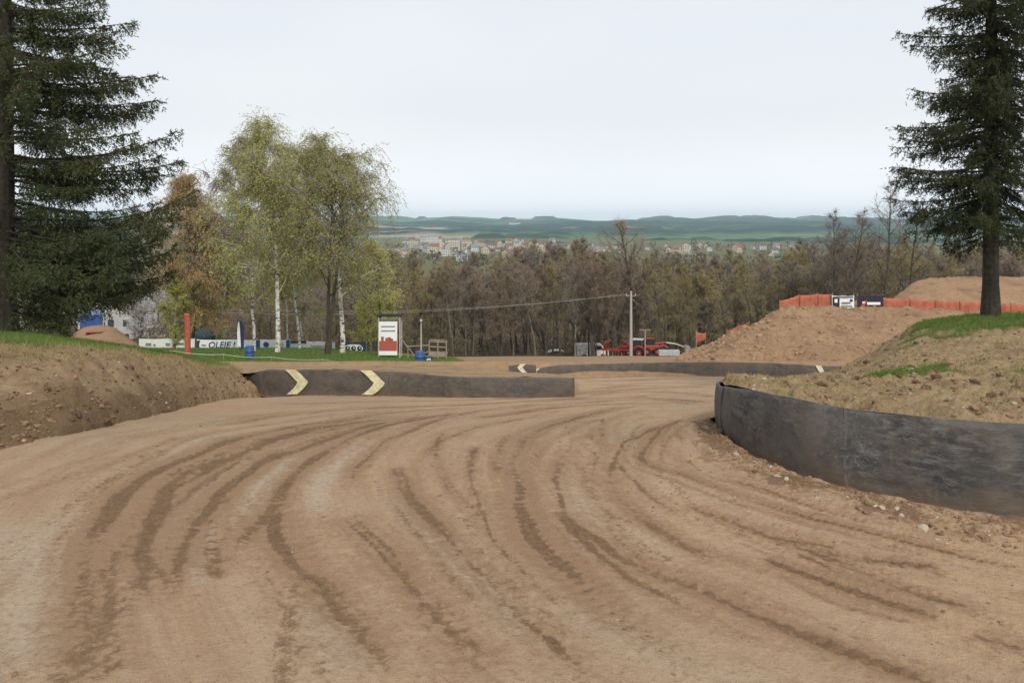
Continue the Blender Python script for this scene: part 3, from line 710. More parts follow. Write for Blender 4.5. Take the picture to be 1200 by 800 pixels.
def chevron(root, base, top, i0, width, mat, flip=False, off=.07, thick=.012, z0=.02, z1=1.0, arm=.42):
    """a bent arrow bar fixed to the belt, bowed along it"""
    org = Vector(root.location); m = MB(); nv = 9
    step = np.linalg.norm(base[i0 + 1, :2] - base[i0, :2]); rows = []
    for k in range(nv):
        v = k / (nv - 1); lean = (1 - abs(2 * v - 1) ** 1.4) * arm
        if flip: lean = -lean
        row = []
        for e in (0, width):
            q = i0 + (lean + e + (0.06 if v > .5 else 0)) / step; j = int(np.clip(math.floor(q), 0, len(base) - 2)); f = q - j
            B = base[j] * (1 - f) + base[j + 1] * f; T = top[j] * (1 - f) + top[j + 1] * f
            d = base[j + 1, :2] - base[j, :2]; d = d / np.linalg.norm(d); nn = np.array([-d[1], d[0], 0])
            g = z0 + (z1 - z0) * v; p = B * (1 - g) + T * g + nn * (off)
            row.append((p, p - nn * thick))
        rows.append(row)
    vs = []; fs = []
    for r_ in rows:
        for (a, b) in r_: vs += [Vector(a) - org, Vector(b) - org]
    for k in range(nv - 1):
        o = k * 4; fs += [(o, o + 2, o + 6, o + 4), (o + 1, o + 5, o + 7, o + 3), (o, o + 4, o + 5, o + 1), (o + 2, o + 3, o + 7, o + 6)]
    fs += [(0, 1, 3, 2), (4 * nv - 4, 4 * nv - 2, 4 * nv - 1, 4 * nv - 3)]
    m.add(vs, fs); return m.build('chevron', mat, root)

# near right barrier, walked from the far tip towards the right so that "left of travel" faces ... the track side is its right
nb = [(3.50, 13.25, -.74), (3.22, 12.4, -.57), (2.80, 10.7, -.26), (2.62, 9.4, -.05), (2.86, 8.4, 0), (3.11, 7.9, 0), (3.49, 7.52, 0), (4.05, 7.10, 0), (4.47, 6.94, 0), (6.3, 6.55, 0), (10, 6.1, 0), (14, 5.7, 0)]
nh = [.60, .60, .59, .60, .69, .715, .725, .745, .75, .76, .76, .76]
RN = barrier('long scuffed black rubber barrier in the right foreground with dry earth heaped behind it', nb[::-1], nh[::-1], 420, (.16, .34, .50, .66, .80, .925), 3)
DUST = .22
# middle barrier with two yellow chevrons (walked right to left)
mbp = [W(673, 466.5, 25.75), W(610, 467, 25.4), W(550, 466, 25.4), W(500, 464, 26.0), W(445, 462.5, 26.5), (W(362, 462, 27.0)), W(310, 461, 27.7), W(276, 446, 29.4)]
mh = [.68, .68, .66, .72, .79, .84, .80, .10]
RM = barrier('low black rubber barrier carrying two yellow chevrons, left of the gap in the track', mbp, mh, 300, (.26, .47, .63, .84), 13)
def idx_near(B, px):
    p = B[:, 0] / B[:, 1] * K + 600; return int(np.argmin(np.abs(p - px)))
for px in (350, 438):
    i = idx_near(RM[1], px)
    chevron(RM[0], RM[1], RM[2], i, .40, M['yellow'], flip=True, off=.095, z0=.13, z1=1.02, arm=.42)
# far barrier across the back
fbp = [W(992, 442, 41.5), W(958, 443.5, 40.8), W(900, 441, 42.0), W(840, 440, 43.0), W(770, 440, 43.2), W(710, 440, 43.2), W(655, 440, 43.0), W(620, 440, 42.6)]
RF = barrier('far black rubber barrier below the earth mound, pale bar near its right end', fbp, [.60, .66, .72, .74, .72, .66, .55, .3], 300, (.2, .42, .6, .8), 23)
chevron(RF[0], RF[1], RF[2], idx_near(RF[1], 963), .26, M['pale'], flip=True, off=.09, z0=.15, z1=1.03, arm=.14)
chevron(RF[0], RF[1], RF[2], idx_near(RF[1], 634), .30, M['yellow'], flip=False, off=.09, z0=.2, z1=1.02, arm=.30)
lbp = [W(628, 437, 41.0), W(612, 436, 40.6), W(596, 435, 40.4)]
RL = barrier('short half buried barrier with a pale chevron, behind the middle barrier', lbp, [.42, .42, .3], 60, (.5,), 33)
chevron(RL[0], RL[1], RL[2], 22, .28, M['pale'], flip=False, off=.07, z0=.2, z1=1.05, arm=.22)

# ------------------------------------------------------------------ clods and stones
def rock_mesh(name, r, seed, mat, squash=.6):
    q = np.random.default_rng(seed); ico = [(0, 0, 1)] + [(math.cos(a) * .89, math.sin(a) * .89, .45) for a in np.arange(5) * 1.2566] + [(math.cos(a + .628) * .89, math.sin(a + .628) * .89, -.45) for a in np.arange(5) * 1.2566] + [(0, 0, -1)]
    fs = [(0, 1 + i, 1 + (i + 1) % 5) for i in range(5)] + [(1 + i, 6 + i, 1 + (i + 1) % 5) for i in range(5)] + [(6 + i, 6 + (i + 1) % 5, 1 + (i + 1) % 5) for i in range(5)] + [(11, 6 + (i + 1) % 5, 6 + i) for i in range(5)]
    v = np.array(ico) * q.uniform(.7, 1.15, (12, 1)) * np.array([1, q.uniform(.6, 1), squash]) * r
    return v, np.array(fs)
def scatter_rocks(name, pts, sizes, mat, seed):
    protos = [rock_mesh('r', 1, seed + k, None)[0] for k in range(8)]; F = rock_mesh('r', 1, 0, None)[1]
    q = np.random.default_rng(seed); n = len(pts)
    k = q.integers(0, 8, n); V = np.stack(protos)[k]; a = q.uniform(0, 6.28, n); ca, sa = np.cos(a)[:, None], np.sin(a)[:, None]
    X = V[..., 0] * ca - V[..., 1] * sa; Y = V[..., 0] * sa + V[..., 1] * ca
    V = np.stack([X, Y, V[..., 2]], -1) * np.asarray(sizes)[:, None, None] + np.asarray(pts)[:, None]
    Fa = (F[None] + (np.arange(n) * 12)[:, None, None]).reshape(-1, 3)
    o = link(name, mesh_np(name, V.reshape(-1, 3), Fa, [mat])); tag(o, kind='stuff'); return o
M['clod'] = simple('clods', (.27, .17, .10), .95, col2=(.15, .09, .052), scale=3)
M['mclod'] = simple('mound_lumps', (.35, .23, .138), .95, col2=(.23, .145, .08), scale=1.5)
M['stone'] = simple('pale_stone', (.44, .37, .28), .9, col2=(.34, .28, .21), scale=8)
def sample_patch(A, U, V, n, urange, vrange, q):
    nu, nv = A.shape[:2]; mu, mv = U.max(), V.max()
    u = q.uniform(*urange, n) / mu * (nu - 1); v = q.uniform(*vrange, n) / mv * (nv - 1)
    return A[u.astype(int), v.astype(int)] + q.normal(0, .01, (n, 3)) * np.array([1, 1, .2])
q = np.random.default_rng(8)
# along the foot of the near barrier
P, Zt = TRK; ns_, nt_ = P.shape[:2]
def track_pts(n, s0, s1, t0, t1, tp=1.0):
    si = q.integers(int(s0 * ns_), int(s1 * ns_), n); ti = ((t0 + (t1 - t0) * q.uniform(0, 1, n) ** tp) * (nt_ - 1)).astype(int)
    return np.stack([P[si, ti, 0] + q.normal(0, .02, n), P[si, ti, 1] + q.normal(0, .02, n), Zt[si, ti]], -1)
a1 = track_pts(1100, .06, .75, .01, .07, 1.6); a2 = track_pts(2200, .1, .8, .02, .75, 1)
sz = np.concatenate([q.gamma(2.0, .007, len(a1)), q.gamma(1.5, .0045, len(a2))])
scatter_rocks('clods', np.concatenate([a1, a2]), np.clip(sz, .004, .05), M['clod'], 3)['label'] = 'small brown clods and crumbs of earth strewn over the racing track'
b1 = sample_patch(LB[1], LB[2], LB[3], 2800, (1.5, 7.3), (.8, 3.1), q)
scatter_rocks('clods', b1, np.clip(q.gamma(1.5, .011, len(b1)), .006, .06), M['clod'], 5)['label'] = 'brown clods lying on the face of the left bank'
b2 = sample_patch(RB[1], RB[2], RB[3], 3000, (1, 9), (.05, 3.6), q)
scatter_rocks('clods', b2, np.clip(q.gamma(1.5, .013, len(b2)), .006, .07), M['clod'], 6)['label'] = 'crumbly clods covering the top of the right bank'
b4 = sample_patch(FM[1], FM[2], FM[3], 2400, (.2, 7.5), (.1, 2.2), q)
scatter_rocks('clods', b4, np.clip(q.gamma(1.6, .05, len(b4)), .02, .26), M['mclod'], 9)['label'] = 'lumps of brown earth on the slope of the nearer mound'
b3 = np.concatenate([sample_patch(RB[1], RB[2], RB[3], 500, (1, 9), (.05, 3), q), sample_patch(LB[1], LB[2], LB[3], 90, (2, 7), (.8, 3), q), track_pts(60, .06, .75, .01, .09)])
b3 = np.concatenate([b3, track_pts(90, .1, .8, .1, .8)]); s3 = np.clip(q.gamma(1.6, .009, len(b3)), .006, .06); s3[-90:] = q.uniform(.005, .011, 90)
scatter_rocks('stones', b3, s3, M['stone'], 7)['label'] = 'small pale stones scattered on the banks and the track edge'
b5 = sample_patch(RB[1], RB[2], RB[3], 900, (1, 9), (.6, 3.8), q)
M['darkclod'] = simple('dark_clods', (.13, .08, .045), .95, col2=(.08, .05, .03), scale=3)
scatter_rocks('clods', np.concatenate([b5, sample_patch(LB[1], LB[2], LB[3], 500, (1.5, 7), (.8, 2.9), q)]), np.clip(q.gamma(2.0, .016, 1400), .012, .10), M['darkclod'], 12)['label'] = 'dark damp lumps of earth on both banks'
def single_rock(px, py, d, r, label, sq=.45):
    v, f = rock_mesh('rock', r, int(px), None, sq)
    me = mesh_np('rock', v, f, [M['stone']]); o = link('rock', me, loc=W(px, py, d))
    mod = o.modifiers.new('s', 'SUBSURF'); mod.levels = 1; mod.render_levels = 1
    tag(o, label, 'rock', 'pale rocks lying on the banks')
single_rock(1067, 433, 13.6, .10, 'flat pale rock lying midway up the right bank, above the near barrier')
single_rock(1141, 480, 8.0, .05, 'small pale rock just behind the top edge of the near right barrier')
single_rock(34, 461, 9.9, .045, 'small white rock embedded low in the left bank')
single_rock(66, 440, 10.8, .03, 'tiny white rock high on the face of the left bank')

# ------------------------------------------------------------------ grass
def blades(name, pts, h, w, mat, seed, label, lean=.5):
    q = np.random.default_rng(seed); n = len(pts); a = q.uniform(0, 6.28, n); h = h * q.uniform(.5, 1.3, n)
    side = np.stack([np.cos(a), np.sin(a), 0 * a], -1) * w; tip = np.stack([q.normal(0, lean, n), q.normal(0, lean, n), np.ones(n)], -1) * h[:, None]
    p = np.asarray(pts); V = np.stack([p - side, p + side, p + tip], 1).reshape(-1, 3)
    o = link(name, mesh_np(name, V, np.arange(n * 3).reshape(-1, 3), [mat])); tag(o, kind='stuff'); o['label'] = label
def grass_on(R, n, ur, vr, thr, q, colfun):
    A, U, V = R[1], R[2], R[3]; nu, nv = A.shape[:2]
    iu = (q.uniform(*ur, n) / U.max() * (nu - 1)).astype(int); iv = (q.uniform(*vr, n) / V.max() * (nv - 1)).astype(int)
    c = colfun(A[..., 0], A[..., 1], U, V)[iu, iv, 0]; k = c > q.uniform(thr, 1, n)
    return A[iu, iv][k] + q.normal(0, .02, (k.sum(), 3)) * np.array([1, 1, 0])
blades('grass', grass_on(LB, 90000, (.8, 7), (2.6, 6.2), .2, q, lb_cols), .13, .007, M['grass_blade'], 1, 'short green grass along the top of the left bank')
blades('grass', grass_on(RB, 90000, (3.8, 9.3), (1.0, 4.3), .2, q, rb_cols), .10, .007, M['grass_blade'], 2, 'short green grass on the right bank under the spruce')
blades('dry_grass', sample_patch(RB[1], RB[2], RB[3], 6000, (1.2, 9.2), (.05, 3.8), q), .055, .005, M['dry_blade'], 3, 'flattened dry straw on top of the right bank', 1.3)
blades('dry_grass', np.concatenate([sample_patch(LB[1], LB[2], LB[3], 9000, (1.5, 7), (2.7, 3.6), q), sample_patch(LB[1], LB[2], LB[3], 1800, (4.5, 7.2), (2.2, 3.2), q)]), .10, .005, M['dry_blade'], 4, 'dry grass tufts along the crest of the left bank', .9)
n = 42000; gx = q.uniform(-32, -3, n); gy = q.uniform(45.5, 68, n)
gx = gx[:]; keep = gx < -2.5 - (gy - 46) * .12; gx, gy = gx[keep], gy[keep]
blades('grass', np.stack([gx, gy, zbase(gx, gy) - .02], -1), .16, .02, M['grass_blade'], 6, 'green grass field around the advertising banners')

# ------------------------------------------------------------------ trees
def ribbons(S, E, w, q):
    """thin tapering twigs as triangles"""
    n = len(S); d = E - S; r = q.normal(0, 1, (n, 3)); s = np.cross(d, r); s /= np.linalg.norm(s, axis=1)[:, None] + 1e-9
    s *= np.asarray(w).reshape(-1, 1); return np.stack([S - s, S + s, E], 1)
def leaf_quads(Pn, size, q, flat=.0):
    n = len(Pn); a = q.normal(0, 1, (n, 3)); a /= np.linalg.norm(a, axis=1)[:, None]; b = np.cross(a, q.normal(0, 1, (n, 3))); b /= np.linalg.norm(b, axis=1)[:, None] + 1e-9
    sz = (size * q.uniform(.6, 1.3, n))[:, None]; a = a * sz; b = b * sz * .6
    return np.stack([Pn - a, Pn - b, Pn + a, Pn + b], 1)
def crown_mesh(name, tri, quad, mt, mq):
    V = []; F = []; mi = []; o = 0
    if len(tri): V.append(tri.reshape(-1, 3)); F.append(np.arange(len(tri) * 3).reshape(-1, 3)); mi += [0] * len(tri); o = len(tri) * 3
    if len(quad): V.append(quad.reshape(-1, 3)); F.append(np.arange(len(quad) * 4).reshape(-1, 4) + o); mi += [1] * len(quad)
    return mesh_np(name, np.concatenate(V), F, [mt, mq], False, mi)
def limb_path(q, p, d, L, segs, wob, rise):
    pts = [np.array(p)]; d = np.array(d, float); d /= np.linalg.norm(d)
    for k in range(segs):
        d = d + q.normal(0, wob, 3) + np.array([0, 0, rise]); d /= np.linalg.norm(d); pts.append(pts[-1] + d * L / segs)
    return pts
def deciduous(seed, H, r0, nl, spread, f0=.2, up=.9, droop=0.0, twigs=6, tw=.02, leaves=0, leaf=.06, mt=None, ml=None, mb=None, lean=(0, 0), stems=1, shape=1.0, hang=0.0, sub=7):
    """returns (trunk mesh, crown mesh)"""
    q = np.random.default_rng(seed); mb_ = MB(); TS = []; TE = []; LP = []
    for st in range(stems):
        p = np.array([0 if stems == 1 else q.normal(0, .25), 0 if stems == 1 else q.normal(0, .25), -.4]); pts = [p]; n = 12
        dx = np.array([lean[0], lean[1], 1.0]) + (q.normal(0, .07, 3) if stems > 1 else 0)
        for k in range(n):
            dx = dx + q.normal(0, .045, 3) * np.array([1, 1, 0]); d = dx / np.linalg.norm(dx); pts.append(pts[-1] + d * (H + .4) / n * (1 if st == 0 else .88))
        rs = [r0 * (1.25 if k == 0 else (1 - k / n) ** .8 + .06) for k in range(n + 1)]
        mb_.tube(pts, rs, 7)
        pts = np.array(pts)
        for i in range(nl):
            f = f0 + (1 - f0) * ((i + q.uniform(0, 1)) / nl) ** .9; k = f * n; j = min(int(k), n - 1); p = pts[j] * (1 - (k - j)) + pts[j + 1] * (k - j)
            az = i * 2.4 + q.uniform(-.5, .5); prof = (math.sin(math.pi * min(1, ((f - f0) / (1 - f0)) * .85 + .22)) ** .7) * shape + (1 - shape) * (1 - f)
            L = spread * max(.18, prof) * q.uniform(.7, 1.15)
            e = up * q.uniform(.7, 1.2); d = (math.cos(az), math.sin(az), e)
            lp = limb_path(q, p, d, L * math.hypot(1, e * .6), 5, .14, .03 - droop)
            lr = max(.012, r0 * .38 * (1 - f * .7)); mb_.tube(lp, [lr * (1 - .17 * t) for t in range(6)], 4, cap=False)
            for s in range(sub):
                g = q.uniform(.25, 1); k2 = g * 5; j2 = min(int(k2), 4); sp = lp[j2] * (1 - (k2 - j2)) + lp[j2 + 1] * (k2 - j2)
                base = (lp[j2 + 1] - lp[j2]); base = base / np.linalg.norm(base); sd = base + q.normal(0, .55, 3) + np.array([0, 0, .15 - droop * 2])
                sl = L * q.uniform(.25, .55) * (1.2 - g * .5); slp = limb_path(q, sp, sd, sl, 3, .16, -droop * .6)
                mb_.tube(slp, [lr * .42, lr * .32, lr * .22, lr * .1], 3, cap=False)
                for t in range(twigs):
                    h = q.uniform(.1, 1) * 3; j3 = min(int(h), 2); tp = slp[j3] * (1 - (h - j3)) + slp[j3 + 1] * (h - j3)
                    td = (slp[j3 + 1] - slp[j3]); td = td / np.linalg.norm(td) + q.normal(0, .6, 3) + np.array([0, 0, .1 - hang]); td /= np.linalg.norm(td)
                    tl = q.uniform(.35, 1.0) * (1 + hang * .8) * max(.5, spread * .3); e1 = tp + td * tl * .5; td2 = td + q.normal(0, .25, 3) - np.array([0, 0, hang]); td2 /= np.linalg.norm(td2); e2 = e1 + td2 * tl * .5
                    TS += [tp, e1 - (e1 - tp) * .02, tp + (e1 - tp) * .5]; TE += [e1 + (e1 - tp) * .15, e2, tp + (e1 - tp) * .5 + q.normal(0, .18, 3)]
                    if leaves: LP.append((tp, e1, e2))
    tri = ribbons(np.array(TS), np.array(TE), tw * q.uniform(.5, 1.2, len(TS)), q)
    if LP:
        A = np.repeat(np.array(LP), leaves, 0); m = q.uniform(0, 1.98, len(A)); j = m.astype(int); f = (m - j)[:, None]; ii = np.arange(len(A))
        quad = leaf_quads(A[ii, j] * (1 - f) + A[ii, j + 1] * f + q.normal(0, .055, (len(A), 3)), leaf, q)
    else: quad = np.zeros((0, 4, 3))
    return mb_.mesh('trunk', mb), crown_mesh('crown', tri, quad, mt, ml)
def plant_tree(name, tm, cm, loc, rz, sc, label, cat, group=None):
    r = empty(name, loc, rz); r.scale = (sc[0], sc[0], sc[1]) if hasattr(sc, '__len__') else (sc, sc, sc)
    link('trunk', tm, r); link('crown', cm, r); tag(r, label, cat, group); return r

# ---- spruces
def spruce(name, loc, H, r0, branches, label, seed, dens=1.0, cones=True, sparse=1.0):
    """branches: list of (z, azimuth, length, droop, tip rise)"""
    q = np.random.default_rng(seed); root = empty(name, loc); tag(root, label, 'tree', 'large dark spruces')
    tk = MB(); n = 16; pts = []; rs = []
    for k in range(n + 1):
        f = k / n; pts.append((q.normal(0, .02) * f, q.normal(0, .02) * f, -.3 + (H + .3) * f)); rs.append(r0 * (1 - f) ** .85 + .02 + (r0 * .35 if k == 0 else 0))
    tk.tube(pts, rs, 12)
    tri = []; cone_p = []
    for (z, az, L, dr, tr) in branches:
        ns = max(5, int(L / .28)); ca, sa = math.cos(az), math.sin(az); bp = []; jz = q.normal(0, .03)
        for k in range(ns + 1):
            g = k / ns; rr = L * g; bp.append(np.array([ca * rr + q.normal(0, .03) * g * L * .5, sa * rr + q.normal(0, .03) * g * L * .5, z - dr * L * (g ** 1.3) + tr * L * g ** 3.2 + jz * g]))
        bp = np.array(bp); tk.tube(bp, [(.014 * L ** .6 + .008) * (1 - .85 * k / ns) for k in range(ns + 1)], 5, cap=False)
        # side shoots
        m = int(L / .052 * dens * (.4 if z > 11 else 1)); gs = q.uniform(.10, 1.0, m) ** .8
        kk = gs * ns; j = np.minimum(kk.astype(int), ns - 1); fr = (kk - j)[:, None]; st = bp[j] * (1 - fr) + bp[j + 1] * fr
        fw = bp[j + 1] - bp[j]; fw /= np.linalg.norm(fw, axis=1)[:, None]
        sd = np.where(q.uniform(0, 1, m) < .5, -1., 1.); side = np.stack([-sa * sd, ca * sd, 0 * sd], -1)
        hang = (q.uniform(.0, 1.0, m) ** 1.3 * 1.9)[:, None]
        dirv = side * q.uniform(.35, 1.0, (m, 1)) + fw * q.uniform(.35, .95, (m, 1)) + np.array([0, 0, -1]) * hang; dirv /= np.linalg.norm(dirv, axis=1)[:, None]
        sl = (.22 + .42 * np.sqrt(np.clip(1 - gs, 0, 1)) * min(1, L / 3)) * q.uniform(.6, 1.3, m)
        st = np.concatenate([st, bp[:-1], bp[-4:-1]]); dirv = np.concatenate([dirv, fw_all(bp), fw_all(bp)[-3:]]); sl = np.concatenate([sl, np.linalg.norm(np.diff(bp, axis=0), axis=1) * 1.05, np.full(3, .2)])
        m = len(st)
        # shoots carry short sub shoots, every one bristling with needles
        S2 = [st]; D2 = [dirv]; L2 = [sl]
        for rep in range(3):
            u = q.uniform(.15, .9, m)[:, None]; s2 = st + dirv * sl[:, None] * u; d2 = dirv * .7 + q.normal(0, .5, (m, 3)) + np.array([0, 0, -.25]); d2 /= np.linalg.norm(d2, axis=1)[:, None]
            S2.append(s2); D2.append(d2); L2.append(sl * q.uniform(.25, .5, m))
        S2 = np.concatenate(S2); D2 = np.concatenate(D2); L2 = np.concatenate(L2)
        # needles
        per = np.maximum(3, (L2 / .038 * sparse).astype(int)); idx = np.repeat(np.arange(len(S2)), per); t = q.uniform(0, 1.05, len(idx))[:, None]
        c = S2[idx] + D2[idx] * L2[idx][:, None] * t - np.array([0, 0, .10]) * (t * L2[idx][:, None]) ** 1.0
        nd = D2[idx] * .75 + q.normal(0, .55, (len(idx), 3)); nd /= np.linalg.norm(nd, axis=1)[:, None]
        tri.append(ribbons(c, c + nd * q.uniform(.05, .105, (len(idx), 1)), np.full(len(idx), .014), q))
        if cones and z > 4.0 and L > 1.0:
            for c_ in range(q.integers(0, 4)):
                cone_p.append(bp[-q.integers(2, 4)] + np.array([q.normal(0, .03), q.normal(0, .03), -.03]))
    tk.build('trunk', M['bark_spruce'], root)
    T = np.concatenate(tri); me = mesh_np('crown', T.reshape(-1, 3), np.arange(len(T) * 3).reshape(-1, 3), [M['needle']]); link('crown', me, root)
    if cones and cone_p:
        cb = MB()
        for p in cone_p: p = Vector(p); cb.tube([p, p - Vector((0, 0, .03)), p - Vector((0, 0, .08)), p - Vector((0, 0, .13))], [.008, .022, .02, .006], 6)
        o = cb.build('cones', M['cone'], root, True); o['kind'] = 'stuff'
    return len(T)
def fw_all(bp):
    d = np.diff(bp, axis=0); return d / np.linalg.norm(d, axis=1)[:, None]

q = np.random.default_rng(17)
DL = 21.0; bl = []
def env_l(z): return float(np.interp(z, [.5, 1.5, 3.4, 5, 6.6, 8.4, 11, 15], [3.6, 4.5, 4.9, 4.4, 3.75, 2.9, 2.1, .3]))
z = .7; k = 0
while z < 14.5:
    for j in range(9):
        L = env_l(z) * q.choice([q.uniform(.3, .6), q.uniform(.65, .93)]); bl.append((z + q.uniform(-.2, .2), q.uniform(0, 6.28), L, q.uniform(.10, .28), q.uniform(.08, .2)))
    z += .56 if z < 9 else .65
def to_z(py, d): return CH - (py - HY) / K * d
zb_ = -.35
for (px, py, dr, tr, az) in ((120, 4, .05, .12, -.1), (166, 84, .02, .10, .12), (150, 62, .0, .1, -.25), (207, 158, .02, .16, -.05), (216, 219, .10, .26, .1), (200, 262, .2, .3, -.2), (214, 240, .16, .3, -.35), (190, 320, .28, .25, .1), (172, 345, .32, .2, -.3), (120, 352, .3, .2, .5), (160, 110, .05, .1, .3), (185, 185, .08, .14, .3), (100, 372, .42, .05, -.4), (82, 388, .5, 0, -.15), (205, 285, .22, .28, .05), (190, 300, .25, .28, -.5), (140, 25, .04, .1, .1)):
    px += 6; L = (px - 4) / K * DL / math.cos(az); ztip = to_z(py, DL) - zb_
    bl.append((ztip + dr * L - tr * L, az, L, dr, tr))
    for o_ in (-1, 1) if py < 335 else ():
        bl.append((ztip + dr * L - tr * L - q.uniform(.05, .3), az + o_ * q.uniform(.08, .2), L * q.uniform(.72, .92), dr * q.uniform(.9, 1.4), tr * .8))
nt1 = spruce('spruce_tree', (W(4, 0, DL)[0], DL, zb_), 16.5, .30, bl, 'big dark spruce at the left edge, branches sweeping down over the grassy bank', 21, 1.25)
DR = 24.0; br = []; zr = -.32
def env_r(z): return float(np.interp(z, [2, 3.5, 5, 7, 9, 12, 20], [2.5, 3.2, 3.05, 3.0, 2.9, 2.5, .2]))
z = 2.6
while z < 19:
    for j in range(8 if z < 11 else 6):
        az = q.uniform(0, 6.28); br.append((z + q.uniform(-.3, .3), az, env_r(z) * q.choice([q.uniform(.3, .6), q.uniform(.6, .95)]), q.uniform(.15, .38), q.uniform(.08, .22)))
    z += .52
for (px, py, dr, tr, az) in ((1050, 36, .05, .1, 0), (1056, 106, .12, .14, .15), (1040, 196, .02, .06, .1), (1072, 150, .2, .15, -.3), (1050, 236, .3, .2, -.1), (1078, 62, .12, .1, .3), (1062, 210, .16, .12, -.3), (1070, 255, .35, .15, .2), (1095, 10, .1, .1, 0), (1085, 128, .2, .1, .4), (1115, 290, .45, .1, -.5)):
    L = (1161 - px) / K * DR / math.cos(az); ztip = to_z(py, DR) - zr
    br.append((ztip + dr * L - tr * L, math.pi + az, L, dr, tr))
    for o_ in (-1, 1): br.append((ztip + dr * L - tr * L - q.uniform(.05, .25), math.pi + az + o_ * q.uniform(.12, .3), L * q.uniform(.65, .85), dr * q.uniform(1, 1.5), tr * .8))
for k in range(150):
    br.append((q.uniform(3.4, 11), math.radians(q.uniform(150, 390)), q.uniform(.5, 1.3), q.uniform(.3, .8), 0))
nt2 = spruce('spruce_tree', (W(1161, 0, DR)[0], DR, zr), 20.5, .215, br, 'tall ragged spruce with a bare lower trunk standing on the grass of the right bank', 22, 1.0, cones=False)
print('needle tris', nt1, nt2)

# ---- birches by the banners
GB = 'birches beside the advertising banners'
def birch(px, d, top, label, seed, spread, r0, leafm, leaves=5, mt='twig_grey', lean=(0, 0), f0=.25, bark='bark_birch', hang=1.0, nl=26, shape=1.0, leaf=.059, twigs=8, tw=.014, stems=1, name='birch_tree', grp=GB, up=1.1, sub=9):
    x, y, _ = W(px, 0, d); zb = float(zbase(np.array(x), np.array(y))); H = to_z(top, d) - zb
    tm, cm = deciduous(seed, H, r0, nl, spread, f0, up, .05, twigs, tw, int(leaves * 1.7), leaf, M[mt], M[leafm] if leafm else M[mt], M[bark], lean, stems, shape, hang, sub)
    return plant_tree(name, tm, cm, (x, y, zb), 0, 1.0, label, 'tree', grp)
birch(325, 56, 143, 'tallest leafy birch of the clump with a white trunk, in the middle of the clump', 1, 4.5, .17, 'leaf_birch', lean=(.01, 0), leaves=6, nl=36)
birch(401, 58, 160, 'wide leafy birch with a leaning white trunk at the right end of the clump', 2, 4.7, .18, 'leaf_birch2', lean=(.035, 0), leaves=6, f0=.26, nl=34)
birch(298, 57, 200, 'slender birch with a pale trunk leaning left, behind the blue and white flag', 3, 2.8, .11, 'leaf_birch', lean=(-.05, 0), leaves=5)
birch(386, 56, 172, 'dark trunked tree close to the leaning birch, with sparse golden foliage', 4, 3.4, .15, 'leaf_birch2', leaves=4, bark='bark_dark', f0=.3, stems=2, nl=22)
birch(228, 69, 206, 'rusty orange tree at the left end of the birch clump, behind the red post', 5, 3.6, .14, 'leaf_orange', leaves=11, mt='twig_brown', bark='bark_dark', f0=.1, hang=.9, nl=38)
birch(256, 70, 150, 'bare grey birch rising behind the rusty orange tree', 6, 3.6, .14, None, leaves=3, f0=.3, hang=.7, twigs=12, bark='bark_grey', nl=34, tw=.03)
birch(352, 61, 178, 'medium leafy birch between the tallest birch and the dark trunked tree', 15, 3.2, .10, 'leaf_birch', leaves=5)
birch(250, 72, 232, 'golden brown birch between the rusty orange tree and the main clump', 14, 3.9, .10, 'leaf_orange', leaves=7, mt='twig_brown', bark='bark_dark', f0=.12)
birch(337, 71, 215, 'thin birch with a white stem just right of the tallest birch', 7, 2.4, .09, 'leaf_birch2', leaves=4)
birch(356, 72, 210, 'thin birch with a pale stem behind the white banner', 8, 2.4, .09, 'leaf_birch', leaves=4, f0=.2)
birch(248, 71, 268, 'small yellowish bushy tree behind the teal gazebo', 9, 2.4, .10, 'leaf_birch2', leaves=5, bark='bark_grey', f0=.1, hang=.3)
birch(447, 70, 285, 'low leafy tree at the right foot of the birch clump', 10, 2.2, .10, 'leaf_birch2', leaves=4, bark='bark_dark', f0=.15, hang=.3)
birch(205, 66, 330, 'small light green tree left of the rusty orange tree', 12, 1.7, .07, 'leaf_birch', leaves=6, bark='bark_dark', f0=.08, hang=.3, nl=18)
birch(428, 74, 345, 'small light green shrubby tree just left of the poster tower', 13, 1.8, .07, 'leaf_birch', leaves=5, bark='bark_dark', f0=.08, hang=.3, nl=18)

# ---- the wood beyond
VB = [deciduous(100 + k, 15, .17, 20, 3.6, .3, 1.35, 0.0, 10, .026, 2, .05, M['twig_brown' if k % 3 else 'twig_grey'], M['twig_brown'], M['bark_dark' if k % 2 else 'bark_grey'], (random.uniform(-.05, .05), 0), 1 + (k % 2), 1.0, 0, 7) for k in range(4)]
VBR = [deciduous(140 + k, 14, .15, 20, 3.3, .2, 1.2, 0.0, 9, .022, 5, .06, M['twig_brown'], M['leaf_brown'], M['bark_dark'], (random.uniform(-.05, .05), 0), 1 + (k % 2), 1.0, 0, 7) for k in range(2)]
VO = [deciduous(120 + k, 14, .15, 22, 3.3, .15, 1.1, 0.0, 8, .018, 6, .065, M['twig_brown'], M['leaf_olive'], M['bark_dark'], (random.uniform(-.04, .04), 0), 1, 1.0, 0, 7) for k in range(3)]
VG = [deciduous(130 + k, 10, .12, 20, 3.0, .1, 1.0, 0.0, 5, .014, 5, .07, M['twig_brown'], M['leaf_green'], M['bark_dark'], (0, 0), 1, 1.0, 0, 7) for k in range(2)]
